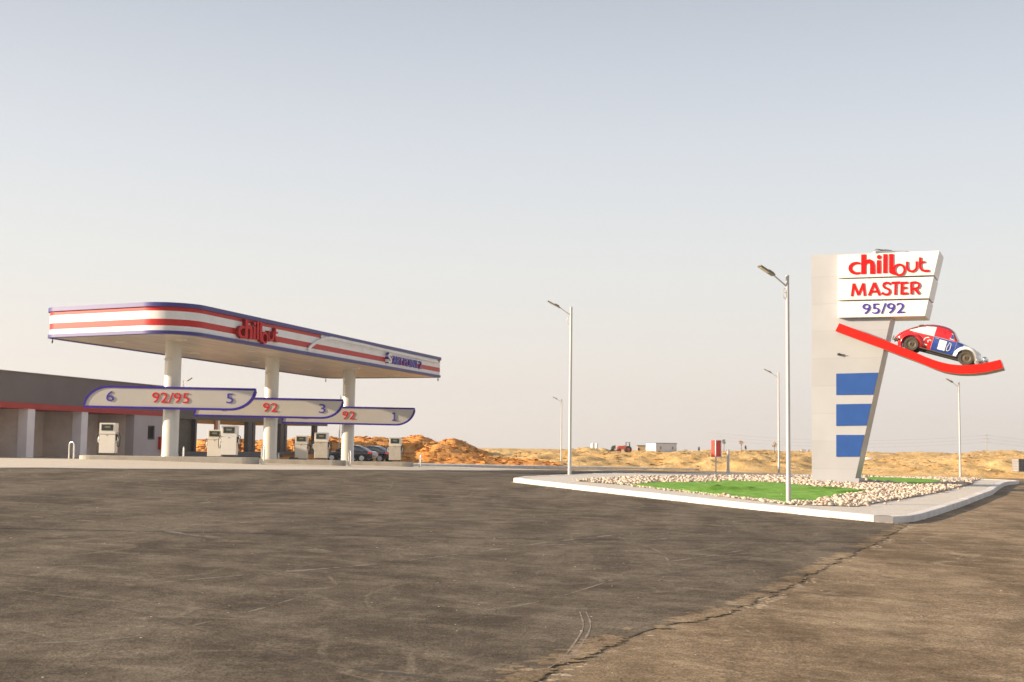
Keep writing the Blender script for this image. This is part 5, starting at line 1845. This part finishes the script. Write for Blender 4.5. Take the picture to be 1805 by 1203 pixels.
# stacked mesh wrapped blocks at the right edge
q = at(1798, 831.5, 112); s = 112 / F
pal = empty('block_stack', 'grey block stack wrapped in mesh at the right edge of the photo', 'block stack', q, rad(20))
mb = MB(); mb.box((0, 0, 11 * s), (20 * s, 16 * s, 22 * s)); mb.build('block_pile', mat('block_grey', (.27, .255, .24), .8, 0, .1, 3), pal, bevel=.03)
mb = MB()
for i in range(7):
    x = (-10 + 20 * i / 6) * s
    mb.tube([(x, -8.3 * s, 0), (x, -8.3 * s, 22 * s)], .012, 4)
for i in range(6):
    z = 22 * s * i / 5
    mb.box((0, -8.3 * s, z), (20.5 * s, .02, .016)); mb.box((-10.2 * s, 0, z), (.02, 16.5 * s, .016))
mb.build('mesh_wrap', RUB, pal)
# young trees
def tree(px, pyb, pyt, dd, lab, cm, cw, clump=.5):
    q = at(px, pyb, dd); h = (pyb - pyt) * dd / F
    root = empty('tree', lab, 'tree', q, 0)
    mb = MB(); mb.tube([(0, 0, -.6), (.02, 0, h * .45), (0, 0, h * .7)], [.05, .04, .02], 6)
    for k in range(5):
        a = 2 * math.pi * k / 5
        mb.tube([(0, 0, h * .5), (math.cos(a) * cw * .5, math.sin(a) * cw * .5, h * (.68 + .04 * k))], [.02, .008], 5)
    mb.build('trunk', mat('bark', (.22, .17, .12), .9), root)
    mb = MB()
    r_ = random.Random(int(px))
    for k in range(110):
        while True:
            v = Vector((r_.uniform(-1, 1), r_.uniform(-1, 1), r_.uniform(-1, 1)))
            if v.length < 1 and noise.noise(v * 2 + Vector((px, 0, 0))) > -.15:
                break
        c = Vector((v.x * cw, v.y * cw, h * (1 - clump / 2) + v.z * h * clump / 2))
        t = Vector((r_.uniform(-1, 1), r_.uniform(-1, 1), r_.uniform(-1, 1))).normalized() * .09
        u = t.cross(Vector((0, 0, 1))).normalized() * .06
        mb.add([c - t, c + u, c + t, c - u], [(0, 1, 2, 3)])
    mb.build('crown', cm, root)
FOL = mat('dry_leaves', (.50, .36, .20), .9, 0, .3, 5); FOL2 = mat('olive_leaves', (.15, .15, .07), .9, 0, .3, 5)
tree(1306.5, 796, 776.5, 170, 'young brown tree with a round crown right of the red cabinet', FOL, .34, .42)
tree(1365, 796, 779, 172, 'pale brown tree with a wide crown just left of the slim post', FOL, .38, .6)
tree(1232, 797, 788, 175, 'tiny dark shrub on the bank left of the red cabinet', FOL2, .12, .8)
tree(1276, 791, 774, 175, 'thin dry bush top showing behind the red cabinet', FOL2, .28, .6)
tree(1314.5, 797, 786, 176, 'tiny green shrub beside the round brown tree', FOL2, .12, .6)
# far buildings on the horizon
FB = mat('far_wall', (.52, .47, .42), .8, 0, .1, .02); FBR = mat('far_roof', (.30, .27, .25), .8)
fb_px = [(1003, 1012, 791.5, 'low'), (1018, 1026, 790.5, 'low'), (1345, 1352, 793.6, ''), (1412, 1420, 793.4, ''), (1424, 1428, 793.0, ''), (1205, 1212, 793.6, ''), (1615, 1622, 797, '')]
flab = ['long low far building just right of the tall post at the island tip', 'small far hut left of the white water tanks', 'faint far house right of the round brown tree', 'faint far house left of the sign tower', 'tiny far block touching the left edge of the sign tower', 'tiny far house right of the pale blue cabin', 'faint far house below the ramp and left of the slim post']
for (x0, x1, yt, _), lab in zip(fb_px, flab):
    dd = 520
    q = at((x0 + x1) / 2, yt, dd); s = dd / F
    w_ = (x1 - x0) * s
    mb = MB(); zt_ = q.z; gz_ = CAMZ - .9
    mb.box((q.x, dd, (zt_ + gz_) / 2), (w_, w_ * .7, zt_ - gz_)); mb.box((q.x, dd, zt_ + .06), (w_ * 1.05, w_ * .75, .12), 1)
    mb.box((q.x - w_ * .2, dd - w_ * .36, (zt_ + gz_) / 2), (w_ * .18, .1, (zt_ - gz_) * .4), 1)
    tag(mb.build('far_building', [FB, FBR], None), lab, 'building')
# pylon with power lines
dd = 900; s = dd / F
q = at(1739.5, 800, dd)
py = empty('pylon', 'faint lattice power pylon above the sand bank on the right', 'pylon', q, 0)
STP = mat('pylon_steel', (.38, .36, .36), .6)
mb = MB(); hh = 34 * s; bwid = 2.2 * s
def wid(t):
    return bwid * (1 - .75 * t)
for a, b_ in ((-1, -1), (1, -1), (-1, 1), (1, 1)):
    mb.tube([(a * wid(0) / 2, b_ * wid(0) / 2, -3), (a * wid(1) / 2, b_ * wid(1) / 2, hh)], .10, 4)
for k in range(8):
    t0, t1 = k / 8, (k + 1) / 8
    for b_ in (-1, 1):
        mb.tube([(-wid(t0) / 2, b_ * wid(t0) / 2, hh * t0), (wid(t1) / 2, b_ * wid(t1) / 2, hh * t1)], .06, 4)
        mb.tube([(wid(t0) / 2, b_ * wid(t0) / 2, hh * t0), (-wid(t1) / 2, b_ * wid(t1) / 2, hh * t1)], .06, 4)
mb.build('tower_lattice', STP, py)
for k, t in enumerate((.60, .78, .95)):
    mb = MB(); mb.tube([(-3.5 * (1 - .15 * k), 0, hh * t), (3.5 * (1 - .15 * k), 0, hh * t)], .09, 4); mb.build('cross_arm', STP, py)
    mb = MB()
    for sgn in (-1, 1):
        pts_ = []
        for i in range(25):
            u = -1 + 2 * i / 24
            pts_.append((sgn * 3 + u * 190, abs(u) * 60, hh * t - 5 * (1 - (2 * abs(u) - 1) ** 2)))
        mb.tube(pts_, .035, 4)
    mb.build('power_line', STP, py)
